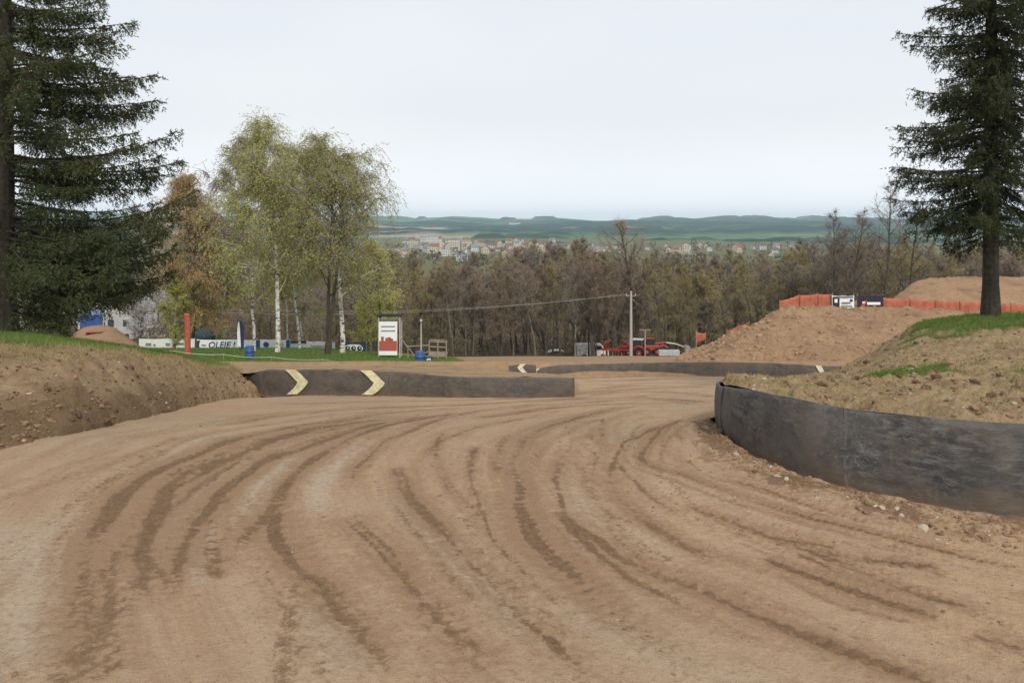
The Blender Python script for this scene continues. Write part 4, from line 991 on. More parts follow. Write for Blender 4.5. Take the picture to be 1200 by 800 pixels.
where = [(-400, 60, 'behind the left spruce'), (60, 215, 'above the earth heap'), (215, 430, 'beyond the birches and banners'), (430, 475, 'behind the poster tower'), (475, 540, 'behind the wooden railing'),
         (540, 620, 'right of the wooden railing'), (620, 705, 'left of the red machines'), (705, 760, 'behind the tractor and utility pole'), (760, 830, 'right of the utility pole'),
         (830, 915, 'behind the left slope of the mound'), (915, 980, 'behind the left orange fence'), (980, 1060, 'behind the two fence banners'), (1060, 1150, 'left of the right spruce'), (1150, 1900, 'right of the right spruce')]
deep = [(113, 'at the front of the wood'), (129, 'second row of the wood'), (154, 'halfway into the wood'), (190, 'deep in the wood'), (999, 'at the back of the wood')]
def wood_tree(kind, px, d, top, hs=None):
    x = (px - 600) / K * d; zb = float(zbase(np.array(x), np.array(float(d)))) - .2; H = to_z(top, d) - zb
    lst = {'bare': VB, 'brown': VBR, 'olive': VO, 'green': VG}[kind]; tm, cm = random.choice(lst); h0 = {'bare': 15, 'brown': 14, 'olive': 14, 'green': 10}[kind]
    lab = {'bare': 'bare tree', 'brown': 'reddish brown tree', 'olive': 'olive tree', 'green': 'green leafy tree'}[kind] + ' ' + next(t for m_, t in deep if d < m_)
    w = next((t for a, b, t in where if a <= px < b), where[-1][2])
    s = H / h0; return plant_tree('tree', tm, cm, (x, d, zb), random.uniform(0, 6.28), (max(.7, min(1.5, s)) * random.uniform(.85, 1.1), s), lab + ', ' + w, 'tree', lab.replace('tree', 'trees', 1) + ', ' + w)
def top_line(px):
    return float(np.interp(px, [-400, 0, 200, 300, 430, 480, 520, 560, 620, 680, 720, 780, 830, 880, 930, 960, 1000, 1040, 1080, 1150, 1900], [335, 335, 335, 300, 285, 292, 300, 297, 288, 284, 290, 300, 297, 293, 287, 288, 285, 280, 284, 282, 280]))
random.seed(77)
for row, (d0, d1, step) in enumerate(((104, 112, 13), (114, 126, 15), (130, 150, 17), (158, 185, 20), (195, 240, 24))):
    px = -60 if row < 2 else -200
    while px < (1290 if row < 3 else 1350):
        d = random.uniform(d0, d1); p = px + random.uniform(-5, 5)
        t = top_line(p) + 7 + random.choice([random.uniform(-9, 6), random.uniform(0, 30)]) + (16 if row == 0 else 8 if row == 1 else 0) * (p < 960 or p > 1080)
        if p < 430: t += random.uniform(0, 25) if p > 215 else 0
        if p < 215: kind = random.choice(['olive', 'bare', 'green'])
        elif p < 520: kind = random.choice(['olive', 'brown', 'brown', 'bare', 'olive'])
        elif p < 760: kind = random.choice(['bare', 'brown', 'bare', 'brown', 'olive'])
        elif p < 960: kind = random.choice(['olive', 'olive', 'olive', 'bare', 'brown'])
        else: kind = random.choice(['bare', 'brown', 'olive', 'olive'])
        if p < 215 and d < 150: px += step * .7; continue
        wood_tree(kind, p, d, t)
        px += step * random.uniform(.75, 1.25)
# named individuals of the wood
def solo(px, d, top, seed, spread, r0, label, mt='twig_grey', lf=None, lv=0, nl=24, tw=8, f0=.28, up=1.1, bark='bark_dark', stems=1):
    x = (px - 600) / K * d; zb = float(zbase(np.array(x), np.array(float(d)))) - .2; H = to_z(top, d) - zb
    tm, cm = deciduous(seed, H, r0, nl, spread, f0, up, 0, tw, .015, lv, .06, M[mt], M[lf or mt], M[bark], (0, 0), stems, 1.0, 0, 9)
    return plant_tree('tree', tm, cm, (x, d, zb), 0, 1, label, 'tree')
solo(746, 112, 262, 301, 5.6, .34, 'broad crowned bare tree rising above the wood just right of the utility pole', 'twig_brown', 'leaf_olive', 1, f0=.3)
solo(1033, 92, 218, 302, 4.4, .24, 'tallest bare grey tree behind the orange fence, left of the right spruce')
solo(1003, 94, 246, 303, 3.8, .2, 'bare grey tree behind the orange fence, above its white banner')
solo(982, 98, 250, 304, 3.4, .18, 'bare grey tree at the left end of the grey group behind the orange fence', stems=2)
solo(1062, 96, 240, 305, 3.6, .2, 'bare grey tree right of the tallest grey one, behind the farther mound')
solo(828, 108, 330, 306, 2.6, .26, 'dark stout trunked tree at the wood edge above the left slope of the mound', 'twig_brown', 'leaf_olive', 1)
solo(697, 106, 300, 307, 2.8, .18, 'dark twin stemmed tree at the wood edge, left of the red machines', 'twig_brown', stems=2)
# white blossom trees, left
VW = deciduous(201, 6, .12, 18, 2.6, .15, .9, .02, 6, .014, 5, .075, M['twig_grey'], M['blossom'], M['bark_dark'], (0, 0), 1, 1, .2, 7)
for (px, d, top, lab) in ((182, 118, 346, 'white blossoming tree left of the birch clump'), (164, 126, 352, 'white blossoming tree between the spruce branches and the birch clump'), (28, 130, 340, 'white blossoming tree seen under the left spruce')):
    x, y, _ = W(px, 0, d); zb = float(zbase(np.array(x), np.array(float(y)))) ; H = to_z(top, d) - zb
    s = H / 6.0; plant_tree('blossoming_tree', VW[0], VW[1], (x, y, zb), px, (s * .8, s), lab, 'tree', 'white blossoming trees')
# undergrowth of the wood
def undergrowth():
    q = np.random.default_rng(55); n = 3000; d = 103 + q.uniform(0, 1, n) ** 1.5 * 90; px = q.uniform(-150, 1350, n); x = (px - 600) / K * d
    keep = ~((px < 215) & (d < 118)) & ~((px > 560) & (px < 720) & (d < 108)); d, x, px = d[keep], x[keep], px[keep]; z = zbase(x, d)
    c = []; hh = q.gamma(3, .8, len(d)) + .4
    pts = np.repeat(np.stack([x, d, z], -1), 26, 0); h2 = np.repeat(hh, 26); m = len(pts)
    pts = pts + q.normal(0, 1, (m, 3)) * np.array([.9, .9, 0]) + np.array([0, 0, 1]) * (q.uniform(0, 1, m) * h2)[:, None]
    quad = leaf_quads(pts, .13, q)
    o = link('undergrowth', mesh_np('undergrowth', quad.reshape(-1, 3), np.arange(m * 4).reshape(-1, 4), [M['shrub']])); tag(o, kind='stuff'); o['label'] = 'tangled brown and olive undergrowth along the foot of the wood'
undergrowth()
# tree masses of the valley between the wood and the town
def far_woods():
    to_z = lambda py, d: CH - (py - HY) / K * d
    q = np.random.default_rng(66); quads = []
    for k in range(1500):
        d = q.uniform(260, 1500); px = q.uniform(-100, 1300); x = (px - 600) / K * d; z = float(zbase(np.array(x), np.array(d))); h = q.uniform(4, 11)
        if d > 850: h *= q.uniform(.7, 1.3); z = min(-24, to_z(q.uniform(284, 303), d) - h * .6) if q.uniform() < .6 else z
        m = 34; u = q.normal(0, 1, (m, 3)); u /= np.linalg.norm(u, axis=1)[:, None]; r = q.uniform(.5, 1, m)[:, None] ** .4
        c = np.array([x, d, z + h * .5]) + u * r * np.array([h * .45, h * .45, h * .5]); quads.append(leaf_quads(c, h * .13, q))
    Q = np.concatenate(quads); o = link('valley_woods', mesh_np('valley_woods', Q.reshape(-1, 3), np.arange(len(Q) * 4).reshape(-1, 4), [M['shrub']])); tag(o, kind='stuff'); o['label'] = 'scattered groves filling the valley between the wood and the town'
far_woods()

# ------------------------------------------------------------------ town
WALLS = [simple('wall_' + n_, c, .9, .08, .3) for n_, c in (('cream', (.52, .47, .37)), ('white', (.62, .62, .60)), ('grey', (.45, .45, .44)), ('ochre', (.58, .48, .34)), ('pink', (.60, .50, .45)))]
ROOFS = [simple('roof_' + n_, c, .9, .15, .5) for n_, c in (('red', (.27, .14, .10)), ('brown', (.17, .12, .10)), ('grey', (.24, .24, .25)))]
M['window'] = simple('far_window', (.05, .06, .07), .3, spec=.6)
def house_meshes(w, l, h, rh, wm, rm, flat=False):
    wb = MB()
    if flat: wb.box((0, 0, h / 2), (w, l, h)); rb_ = MB().box((0, 0, h + .2), (w + .6, l + .6, .4))
    else:
        wb.prism([(-w / 2, 0), (w / 2, 0), (w / 2, h), (0, h + rh), (-w / 2, h)], -l / 2, l / 2)
        rb_ = MB(); t = .35
        for s in (-1, 1): rb_.add([(s * (w / 2 + .6), -l / 2 - .5, h - .3), (0, -l / 2 - .5, h + rh + .15), (0, l / 2 + .5, h + rh + .15), (s * (w / 2 + .6), l / 2 + .5, h - .3), (s * (w / 2 + .6), -l / 2 - .5, h - .3 + t), (0, -l / 2 - .5, h + rh + .15 + t), (0, l / 2 + .5, h + rh + .15 + t), (s * (w / 2 + .6), l / 2 + .5, h - .3 + t)],
                                  [(0, 1, 2, 3), (7, 6, 5, 4), (0, 4, 5, 1), (3, 2, 6, 7), (0, 3, 7, 4)])
    win = []
    nf = max(1, int(h // 3))
    wn_ = MB()
    for f in range(nf):
        for yy in np.arange(-l / 2 + 1.6, l / 2 - 1, 3.0):
            for s in (-1, 1): wn_.box((s * (w / 2 + .02), yy, 1.6 + f * 3), (.12, 1.2, 1.4))
        for xx in np.arange(-w / 2 + 1.6, w / 2 - 1, 3.0):
            for s in (-1, 1): wn_.box((xx, s * (l / 2 + .02), 1.6 + f * 3), (1.2, .12, 1.4))
    return wb.mesh('wall', wm), rb_.mesh('roof', rm), wn_.mesh('windows', M['window'])
HV = [house_meshes(9, 11, 6, 3.5, WALLS[k % 5], ROOFS[(k * 2) % 3]) for k in range(5)]
AV = [house_meshes(12, w_, h_, 0, WALLS[k], ROOFS[2], True) for k, (w_, h_) in enumerate(((30, 14), (24, 18), (36, 12)))]
HALL = house_meshes(26, 60, 8, 0, WALLS[1], ROOFS[2], True)
def house(ms, x, y, z, rz, label, group, cat='house', name='house', sc=1.0):
    r = empty(name, (x, y, z), rz); r.scale = (sc, sc, sc); tag(r, label, cat, group); link('wall', ms[0], r); link('roof', ms[1], r); w = link('windows', ms[2], r); w['kind'] = 'stuff'
random.seed(31)
tz = [(470, 520, 'left of the church'), (520, 585, 'just right of the church'), (585, 650, 'above the middle of the wood'), (650, 720, 'left of the broad crowned tree'), (720, 800, 'behind the broad crowned tree'), (800, 880, 'around the white halls'), (880, 965, 'at the right of the valley')]
for k in range(250):
    px = random.uniform(470, 650) if k < 165 else random.uniform(650, 965); d = random.uniform(850, 1500)
    py = random.uniform(279, 302) if px < 650 else random.uniform(286, 303)
    x = (px - 600) / K * d; z = to_z(py, d) - 6; z = min(z, -22)
    zone = next(t for a, b, t in tz if a <= px <= b); flat = (px < 560 and random.random() < .3)
    if flat: house(random.choice(AV), x, d, z - 6, random.uniform(0, 3.1), 'flat roofed apartment block in the town, ' + zone, 'apartment blocks in the far town, ' + zone, 'apartment block', 'apartment_block')
    else:
        v = random.randrange(5); nm = ['cream', 'white', 'grey', 'ochre', 'pink'][v]; rn = ['red', 'grey', 'brown'][v % 3]
        rn = ['red', 'brown', 'grey'][(v * 2) % 3]
        house(HV[v], x, d, z, random.uniform(0, 3.1), '%s house with %s roof in the town, %s' % (nm, rn, zone), '%s houses in the town, %s' % (nm, zone), sc=random.uniform(.62, .9))
for k, (px, py) in enumerate(((803, 289), (838, 290), (822, 291), (857, 292))):
    d = 1500; house(HALL, (px - 600) / K * d, d, to_z(py, d) - 4, 1.5 + .1 * k, ['long white hall with grey roof, leftmost of the four in the valley', 'long white hall, third from the left of the four in the valley', 'long white hall, second from the left of the four in the valley', 'long white hall, rightmost of the four in the valley'][k], 'white halls in the valley', 'hall', 'hall', .7)
xs_, ys_, Zh = HILL[0]; rows = []
for yy in np.linspace(3600, 6200, 300):
    xx = 3.0 / K * yy; zz = Zh[int(np.argmin(np.abs(xs_ - xx))), int(np.argmin(np.abs(ys_ - yy)))]; rows.append((abs(HY + (CH - zz) / yy * K - 264.5), xx, yy, zz))
_, hx, hy_, hz_ = min(rows)
house(HALL, hx, hy_ - 30, hz_ + 8, 1.57, 'lone white building high on the far green hillside', None, 'building', 'farm_building', 1.3)
def church():
    d = 1050; x = W(517, 0, d)[0]; z = to_z(292, d) - 4; r = empty('church', (x, d, z)); tag(r, 'pale yellow church with a short tower in the far town', 'church')
    nv = MB().prism([(-5, 0), (5, 0), (5, 9), (0, 14), (-5, 9)], -10, 10); nv.build('wall', WALLS[0], r)
    MB().box((0, -12, 9), (5, 5, 18)).build('tower', WALLS[0], r); t = MB(); t.tube([(0, -12, 18), (0, -12, 19.5), (0, -12, 22)], [3.4, 2.4, .1], 4); t.build('roof', ROOFS[0], r)
church()
# nearer houses on the left, seen between spruce and birches
for (px, py, d, v, rz, lab) in ((118, 352, 190, 1, .4, 'white house seen under the tips of the left spruce'), (150, 356, 200, 1, 1.2, 'white gabled house left of the white blossoming trees'), (138, 366, 165, 2, .2, 'low grey house above the earth heap'), (95, 349, 215, 1, .9, 'white house with its gable half hidden by the left spruce'), (60, 352, 210, 0, .5, 'cream house behind the left spruce')):
    x = (px - 600) / K * d; zb = to_z(py, d) - 6; house(HV[v], x, d, zb, rz, lab, 'houses beyond the earth heap', sc=.95)
def near_tree(px, d, top): wood_tree('green', px, d, top)

# ------------------------------------------------------------------ banners, flag, tent, tape
M['white'] = simple('white_banner', (.82, .83, .84), .6, .05)
M['offwhite'] = simple('greenish_white_banner', (.70, .74, .66), .6, .08)
M['navy'] = simple('navy_print', (.03, .05, .14), .6)
M['teal'] = simple('teal_fabric', (.07, .20, .23), .7)
M['tealdark'] = simple('dark_teal', (.02, .07, .09), .7)
M['red'] = simple('red_paint', (.34, .05, .032), .55, .2, 3)
M['redpost'] = simple('faded_red_paint', (.46, .12, .07), .7, .2, 3)
M['metal'] = simple('grey_metal', (.28, .28, .28), .5, .15, spec=.5)
M['concrete'] = simple('pole_concrete', (.42, .40, .36), .85, .1)
M['wood'] = simple('weathered_wood', (.33, .27, .20), .9, .15)
M['blue'] = simple('blue_plastic', (.03, .09, .26), .45, .1, spec=.4)
M['black'] = simple('black_rubber', (.02, .02, .02), .8)
M['orange'] = simple('orange_net', (.44, .15, .09), .8, .12, 2, col2=(.30, .09, .055))
M['glass'] = simple('dark_glass', (.03, .04, .05), .12, spec=.6)
M['tape'] = simple('pale_tape', (.55, .50, .42), .6)
M['poster_red'] = simple('poster_red', (.45, .09, .06), .6, col2=(.32, .10, .07), scale=3)
M['grey'] = simple('grey_print', (.22, .23, .24), .6)
M['ink'] = simple('dark_print', (.03, .03, .05), .6)
M['cloud'] = simple('light_grey_blocks', (.45, .46, .48), .9)
def text_mesh(name, s, size, mat, ext=.01):
    c = bpy.data.curves.new(name, 'FONT'); c.body = s; c.size = size; c.extrude = ext; c.align_x = 'CENTER'; c.align_y = 'CENTER'; c.offset = .006 * size / .6
    o = bpy.data.objects.new(name, c); COL.objects.link(o); dg = bpy.context.evaluated_depsgraph_get(); me = bpy.data.meshes.new_from_object(o.evaluated_get(dg)); bpy.data.objects.remove(o); bpy.data.curves.remove(c)
    me.name = name; me.materials.clear(); me.materials.append(mat); return me
def put_text(root, s, loc, size, mat, shear=0.0, sx=1.0):
    me = text_mesh('lettering', s, size, mat); me.transform(Matrix(((sx, shear, 0, 0), (0, 1, 0, 0), (0, 0, 1, 0), (0, 0, 0, 1)))); o = link('lettering', me, root); o.location = loc; o.rotation_euler = (math.radians(90), 0, 0); return o
def banner(x0, x1, yt, yb, d, mat, label, cat='banner', sag=.03, posts=True, group='advertising banners along the grass', pole=M['metal']):
    a = Vector(W(x0, yb, d)); b = Vector(W(x1, yb, d)); h = (yb - yt) / K * d; w = (b - a).x
    r = empty('banner', (a + b) / 2); tag(r, label, cat, group)
    m = MB(); n = 24; vs = []; fs = []
    for k in range(n + 1):
        x = -w / 2 + w * k / n; y = .02 * math.sin(k * 1.7) + .015 * math.sin(k * .6)
        for (zz, yy) in ((0, y - .01), (h + sag * math.cos(2 * math.pi * k / n * 2) * .5, y - .01), (h + sag * math.cos(2 * math.pi * k / n * 2) * .5, y + .01), (0, y + .01)): vs.append((x, yy, zz))
    for k in range(n):
        o = k * 4
        for i in range(4): j = (i + 1) % 4; fs.append((o + i, o + 4 + i, o + 4 + j, o + j))
    fs += [(0, 1, 2, 3), (n * 4 + 3, n * 4 + 2, n * 4 + 1, n * 4)]
    m.add(vs, fs); m.build('sheet', mat, r)
    if posts:
        for k in range(max(2, int(w / 2.2) + 1)):
            x = -w / 2 + w * k / (max(2, int(w / 2.2) + 1) - 1); MB().tube([(x, .07, -.7), (x, .07, h + .12)], .025, 6).build('post', pole, r)
    return r, w, h
D = 66
r, w, h = banner(163, 228, 397, 411, D, M['offwhite'], 'long greenish white banner with faint grey print, leftmost in the row of banners')
for (fx, fw, c) in ((-.33, .10, 'grey'), (-.22, .04, 'grey'), (.02, .08, 'grey'), (.14, .06, 'red'), (.24, .14, 'grey')): MB().box((fx * w, -.04, h * (.5 + .1 * math.sin(fx * 30))), (fw * w, .012, h * .22), bev=.02).build('print_mark', M[c], r)
r, w, h = banner(231, 312, 398, 410, D + .2, M['white'], 'long white banner reading OLEJE with a navy oval left end, in front of the gazebo')
put_text(r, 'OLEJE !', (-.14 * w, -.045, h * .48), .72, M['navy'], .2, 1.0)
MB().prism([(-w * .5, h * .1), (-w * .455, h * .0 + .01), (-w * .47, h * .5), (-w * .455, h * .98), (-w * .5, h * .9)], -.05, -.035).build('print_mark', M['navy'], r)
put_text(r, '~', (-.40 * w, -.045, h * .5), .7, M['navy'])
put_text(r, 'v', (.40 * w, -.045, h * .5), .5, M['navy'])
r, w, h = banner(300, 340, 398, 409, D - .6, M['white'], 'white banner with a small blue crest, behind the blue barrel')
MB().tube([(-.2 * w, -.05, h * .5), (-.2 * w, -.06, h * .5)], h * .3, 12).build('print_mark', M['blue'], r); MB().box((-.44 * w, -.045, h * .5), (w * .12, .012, h * .98)).build('print_field', M['blue'], r); MB().box((.44 * w, -.045, h * .5), (w * .1, .012, h * .98)).build('print_field', M['blue'], r); put_text(r, '(o)', (.2 * w, -.045, h * .5), .5, M['grey'])
r, w, h = banner(338, 361, 399, 409, D + .4, M['white'], 'short white banner with a dark teal top stripe between the birch trunks')
MB().box((0, -.045, h * .84), (w, .012, h * .3)).build('print_mark', M['tealdark'], r)
r, w, h = banner(359, 386, 400, 411, D - .2, M['white'], 'white rectangular banner with thin grey lettering, left of the dark trunks')
for k in range(5): MB().tube([((-.3 + k * .13) * w, -.05, h * .38), ((-.28 + k * .13) * w, -.05, h * .62), ((-.22 + k * .13) * w, -.05, h * .4), ((-.2 + k * .13) * w, -.05, h * .58)], .022, 5).build('print_mark', M['grey'], r)
r, w, h = banner(389, 392.5, 401, 411, D - .4, M['white'], 'narrow white strip of banner between the dark trunk and the leaning birch', sag=0)
r, w, h = banner(400, 429, 401, 415, D - 1, M['tealdark'], 'dark teal banner with a white rounded field and three black rings, rightmost in the row')
pl = [(math.cos(a) * .42 * w * (abs(math.cos(a)) ** -.35 if abs(math.cos(a)) > .2 else 1.75) * .9, h * .5 + math.sin(a) * h * .34) for a in np.linspace(0, 2 * math.pi, 24, endpoint=False)]
pl = [(max(-.45 * w, min(.45 * w, x)), z) for x, z in pl]
MB().prism(pl, -.06, -.045).build('print_field', M['white'], r)
for k in (-1, 0, 1):
    MB().tube([(k * .24 * w, -.066, h * .5), (k * .24 * w, -.076, h * .5)], h * .20, 12).build('print_mark', M['black'], r)
    MB().tube([(k * .24 * w + .03, -.078, h * .53), (k * .24 * w + .03, -.084, h * .53)], h * .07, 8).build('print_mark', M['white'], r)

# red post, feather flag, barrel, gazebo
x, y, z = W(219.5, 414, 50); r = empty('red_post', (x, y, z)); tag(r, 'tall faded red painted post at the left end of the birch clump', 'post')
MB().tube([(0, 0, -.4), (.02, 0, .9), (0, .02, 1.8), (-.03, 0, 2.4)], [.19, .18, .17, .16], 10).build('shaft', M['redpost'], r)
MB().tube([(-.03, 0, 2.4), (-.03, 0, 2.5)], [.18, .16], 10).build('cap', M['redpost'], r)
x, y, z = W(283, 414, 58); r = empty('feather_flag', (x, y, z)); tag(r, 'upright blue and white feather flag among the banners', 'flag')
MB().tube([(.1, 0, -.2), (.1, 0, 1.8), (.05, 0, 2.35), (-.15, 0, 2.5)], .025, 6).build('pole', M['metal'], r)
MB().prism([(-.28, .55), (-.02, .5), (-.05, 1.4), (-.10, 2.2), (-.14, 2.42), (-.25, 2.2), (-.31, 1.5)], -.02, .0).build('white_panel', M['white'], r)
MB().prism([(-.02, .35), (.17, .4), (.20, 1.3), (.15, 2.0), (.02, 2.4), (-.16, 2.4), (-.1, 1.8)], -.045, -.022).build('blue_panel', M['navy'], r)
def barrel(px, py, d, label, mat, rr=.32, hh=.95):
    x, y, z = W(px, py, d); r = empty('barrel', (x, y, z)); tag(r, label, 'barrel', 'blue barrels on the grass')
    rs = [rr * .93, rr, rr, rr * 1.06, rr, rr, rr * 1.06, rr, rr, rr * .93]; zs = [0, .05, .3, .33, .36, .62, .65, .68, .92, 1]
    MB().tube([(0, 0, q_ * hh) for q_ in zs], rs, 14).build('body', mat, r, True); MB().tube([(0, 0, hh), (0, 0, hh + .03)], rr * .8, 14).build('lid', mat, r)
barrel(292.5, 421, 52, 'blue barrel below the feather flag, at the foot of the pale leaning birch', M['blue'], .29, .85)
barrel(492, 428, 50, 'dark blue barrel at the foot of the lamp post', M['blue'], .32, .85)
x, y, z = W(502.5, 427.5, 50); r = empty('waste_bin', (x, y, z)); tag(r, 'dark bin with a white label beside the lamp post', 'bin')
MB().box((0, 0, .26), (.42, .36, .52), bev=.03, taper=1.05).build('body', M['tealdark'], r); MB().box((.02, -.2, .28), (.24, .015, .3)).build('label_plate', M['white'], r); MB().box((.02, -.212, .28), (.10, .01, .14)).build('print_mark', M['navy'], r)
x, y, z = W(246, 412, 74); z = float(zbase(np.array(x), np.array(y))); r = empty('gazebo', (x, y, z)); tag(r, 'small teal pop up gazebo behind the white banner', 'tent')
zt = to_z(395, 74) - z; zk = to_z(383.5, 74) - z; hw = 1.35; zv = to_z(391, 74) - z
cv = MB(); cv.add([(-hw, -hw, zv), (hw, -hw, zv), (hw, hw, zv), (-hw, hw, zv), (0, 0, zk), (-hw * .5, -hw * .5, zv + (zk - zv) * .62), (hw * .5, -hw * .5, zv + (zk - zv) * .62), (hw * .5, hw * .5, zv + (zk - zv) * .62), (-hw * .5, hw * .5, zv + (zk - zv) * .62)],
              [(0, 1, 6, 5), (1, 2, 7, 6), (2, 3, 8, 7), (3, 0, 5, 8), (5, 6, 4), (6, 7, 4), (7, 8, 4), (8, 5, 4)]); cv.build('canopy', M['teal'], r)
for s in (-1, 1):
    MB().box((0, s * hw, zv - .14), (2 * hw, .02, .28)).build('valance', M['teal'], r); MB().box((s * hw, 0, zv - .14), (.02, 2 * hw - .03, .28)).build('valance', M['teal'], r)
    for t in (-1, 1): MB().tube([(s * (hw - .06), t * (hw - .06), 0), (s * (hw - .06), t * (hw - .06), zv)], .035, 6).build('leg', M['metal'], r)
MB().box((-.95, hw - .06, zv * .5), (.9, .02, zv * .95)).build('side_wall', M['tealdark'], r)

# pale tape strung on posts in front of the grass
tp = [(150, 404, 46), (205, 411, 47), (262, 415, 48), (318, 418, 48), (378, 421, 47), (432, 424, 46), (470, 431, 45)]
r = empty('tape_fence', W(205, 430, 47)); tag(r, 'low pale tape strung on short stakes in front of the banners and birches', 'tape'); org = Vector(r.location)
for k, (px, py, d) in enumerate(tp):
    p = Vector(W(px, py, d)) - org; MB().tube([p + Vector((0, 0, -.7)), p + Vector((0, 0, .05))], .022, 5).build('stake', M['wood'], r)
    if k:
        p0 = Vector(W(*tp[k - 1])) - org; m = MB(); n = 10; vs = []; fs = []
        for i in range(n + 1):
            f = i / n; c = p0.lerp(p, f) - Vector((0, 0, .18 * 4 * f * (1 - f) * .5)); vs += [c + Vector((0, -.03, -.02)), c + Vector((0, -.03, .02))]
        for i in range(n): fs.append((2 * i, 2 * i + 2, 2 * i + 3, 2 * i + 1))
        m.add(vs, fs); m.build('tape_length', M['tape'], r)

# poster tower, railing stairs, lamp post
x, y, z = W(457, 417, 58); r = empty('poster_tower', (x, y, z)); tag(r, 'tall narrow white and red poster tower with a flat dark roof', 'sign')
hh = 41 / K * 58; ww = 22 / K * 58
MB().box((-.13, -.06, .12 + hh / 2 - .1), (ww - .03, .05, hh - .1)).build('poster_sheet', M['white'], r)
MB().box((-.13, -.095, .75), (ww - .07, .012, .72)).build('print_field', M['poster_red'], r)
for k, (a, b) in enumerate(((-.45, .30), (-.1, .22), (.12, .26), (.3, .16))): MB().box((-.13 + a * .9, -.095, 1.12 + b / 2), (.2, .012, b)).build('print_mark', M['poster_red'], r)
for k in range(2): MB().box((-.13, -.09, 2.15 - k * .32), (ww * .75, .01, .09)).build('print_mark', M['grey'], r)
for sx in (-.82, .72):
    for sy in (0, .9): MB().box((sx, sy, hh / 2 + .1), (.09, .09, hh + .5)).build('post', M['concrete'], r)
MB().box((-.05, .45, hh + .38), (1.8, 1.2, .09)).build('roof', M['black'], r); MB().box((.32, .45, 1.3), (.05, .85, 2.3)).build('side_panel', M['tealdark'], r)
for zz in (hh - .1, hh + .12): MB().tube([(-.82, -.02, zz), (.72, -.02, zz)], .03, 6).build('crossbar', M['metal'], r)
x, y, z = W(500, 418, 58); r = empty('wooden_railing', (x, y, z)); tag(r, 'wooden stair railing and platform rail right of the poster tower', 'railing')
def rl(a, b, rr=.045, nm='rail'):
    o = Vector((x, y, z)); MB().tube([Vector(W(*a)) - o, Vector(W(*b)) - o], rr, 6).build(nm, M['wood'], r)
rl((503, 400, 58), (523, 401, 58)); rl((502, 406, 58), (523, 407, 58)); rl((503, 412, 58), (523, 413, 58)); rl((477, 406, 58), (503, 404.5, 58)); rl((468, 394, 58), (478, 407, 58)); rl((478, 407, 58), (486, 417, 57.5), .03)
rl((497, 414, 58), (504, 411, 58)); rl((504, 398, 59.5), (522, 399, 59.5))
for px in (503, 513, 523): rl((px, 399, 58), (px, 421, 58), .05, 'post')
rl((478, 405, 58), (478, 420, 58), .04, 'post')
MB().box(Vector(W(513, 415, 58.8)) - Vector((x, y, z)), (1.35, 1.5, .07)).build('platform', M['wood'], r)
x, y, z = W(493.5, 427, 50.5); r = empty('lamp_post', (x, y, z)); tag(r, 'slim pale post with a small lamp head above the dark blue barrel', 'lamp post')
hh = 50 / K * 50.5; MB().tube([(0, 0, -.3), (0, 0, hh * .6), (0, 0, hh)], [.055, .05, .04], 8).build('pole', M['concrete'], r); MB().box((0, -.03, hh + .08), (.16, .2, .16), bev=.03).build('lamp_head', M['cloud'], r)

# ------------------------------------------------------------------ orange net fence with two banners on the mound
GN = 'orange net fences on the mounds'
def net(pts, label, hgt):
    P3 = [Vector(W(*p)) for p in pts]; r = empty('net_fence', P3[0]); tag(r, label, 'fence', GN); o = P3[0]
    for k in range(len(P3)):
        MB().tube([P3[k] - o + Vector((0, .04, -.3)), P3[k] - o + Vector((0, .04, hgt[k] + .08))], .03, 6).build('post', M['wood'], r)
        if k:
            m = MB(); n = 12; vs = []; fs = []; A, B = P3[k - 1] - o, P3[k] - o
            for i in range(n + 1):
                f = i / n; c = A.lerp(B, f); hh = hgt[k - 1] * (1 - f) + hgt[k] * f - .22 * f * (1 - f); yv = .05 * math.sin(i * 1.9 + k)
                for g in (0, .25, .5, .75, 1): vs.append(c + Vector((0, yv * (1 + g) , hh * g)))
            for i in range(n):
                for g in range(4): a = i * 5 + g; fs.append((a, a + 5, a + 6, a + 1))
            m.add(vs, fs); ob = m.build('net_panel', M['orange'], r, True); sm = ob.modifiers.new('t', 'SOLIDIFY'); sm.thickness = .012
    return r
net([(914, 362.5, 60), (936, 362.5, 61), (958, 362.5, 61), (976, 362.5, 61)], 'orange net fence along the crest of the nearer mound, left of the two banners', [.65, 1.1, 1.2, 1.2])
net([(1034, 364, 61), (1065, 366, 61), (1095, 367.5, 61), (1125, 369, 61), (1155, 371, 61), (1185, 372.5, 61), (1215, 374, 61), (1245, 375, 61)], 'long orange net fence running right from the dark banner, before the farther mound', [1.02, 1.08, 1.05, 1.08, 1.1, 1.1, 1.1, 1.1])
net([(816, 404, 60), (827, 398, 61)], 'short piece of orange net low behind the left slope of the mound', [1.0, .5]); net([(852, 392, 64), (866, 388, 64), (878, 383, 64)], 'low orange net showing over the mound slope, below the long fence', [.35, .45, .4])
r, w, h = banner(975, 1001, 346.5, 361, 60.8, M['white'], 'white and grey banner with dark prints, left of the two on the orange fence', group='banners on the orange fence')
MB().box((-.32 * w, -.045, h * .5), (.3 * w, .012, h * .86)).build('print_field', M['ink'], r); MB().box((.1 * w, -.05, h * .9), (.7 * w, .012, h * .16)).build('print_mark', M['grey'], r); MB().box((-.33 * w, -.055, h * .6), (.13 * w, .01, h * .3)).build('print_mark', M['white'], r)
MB().box((.12 * w, -.045, h * .42), (.4 * w, .012, h * .14)).build('print_mark', M['grey'], r); MB().box((.15 * w, -.045, h * .16), (.5 * w, .012, h * .12)).build('print_mark', M['grey'], r); MB().box((.36 * w, -.05, h * .62), (.12 * w, .012, h * .2)).build('print_mark', M['navy'], r)
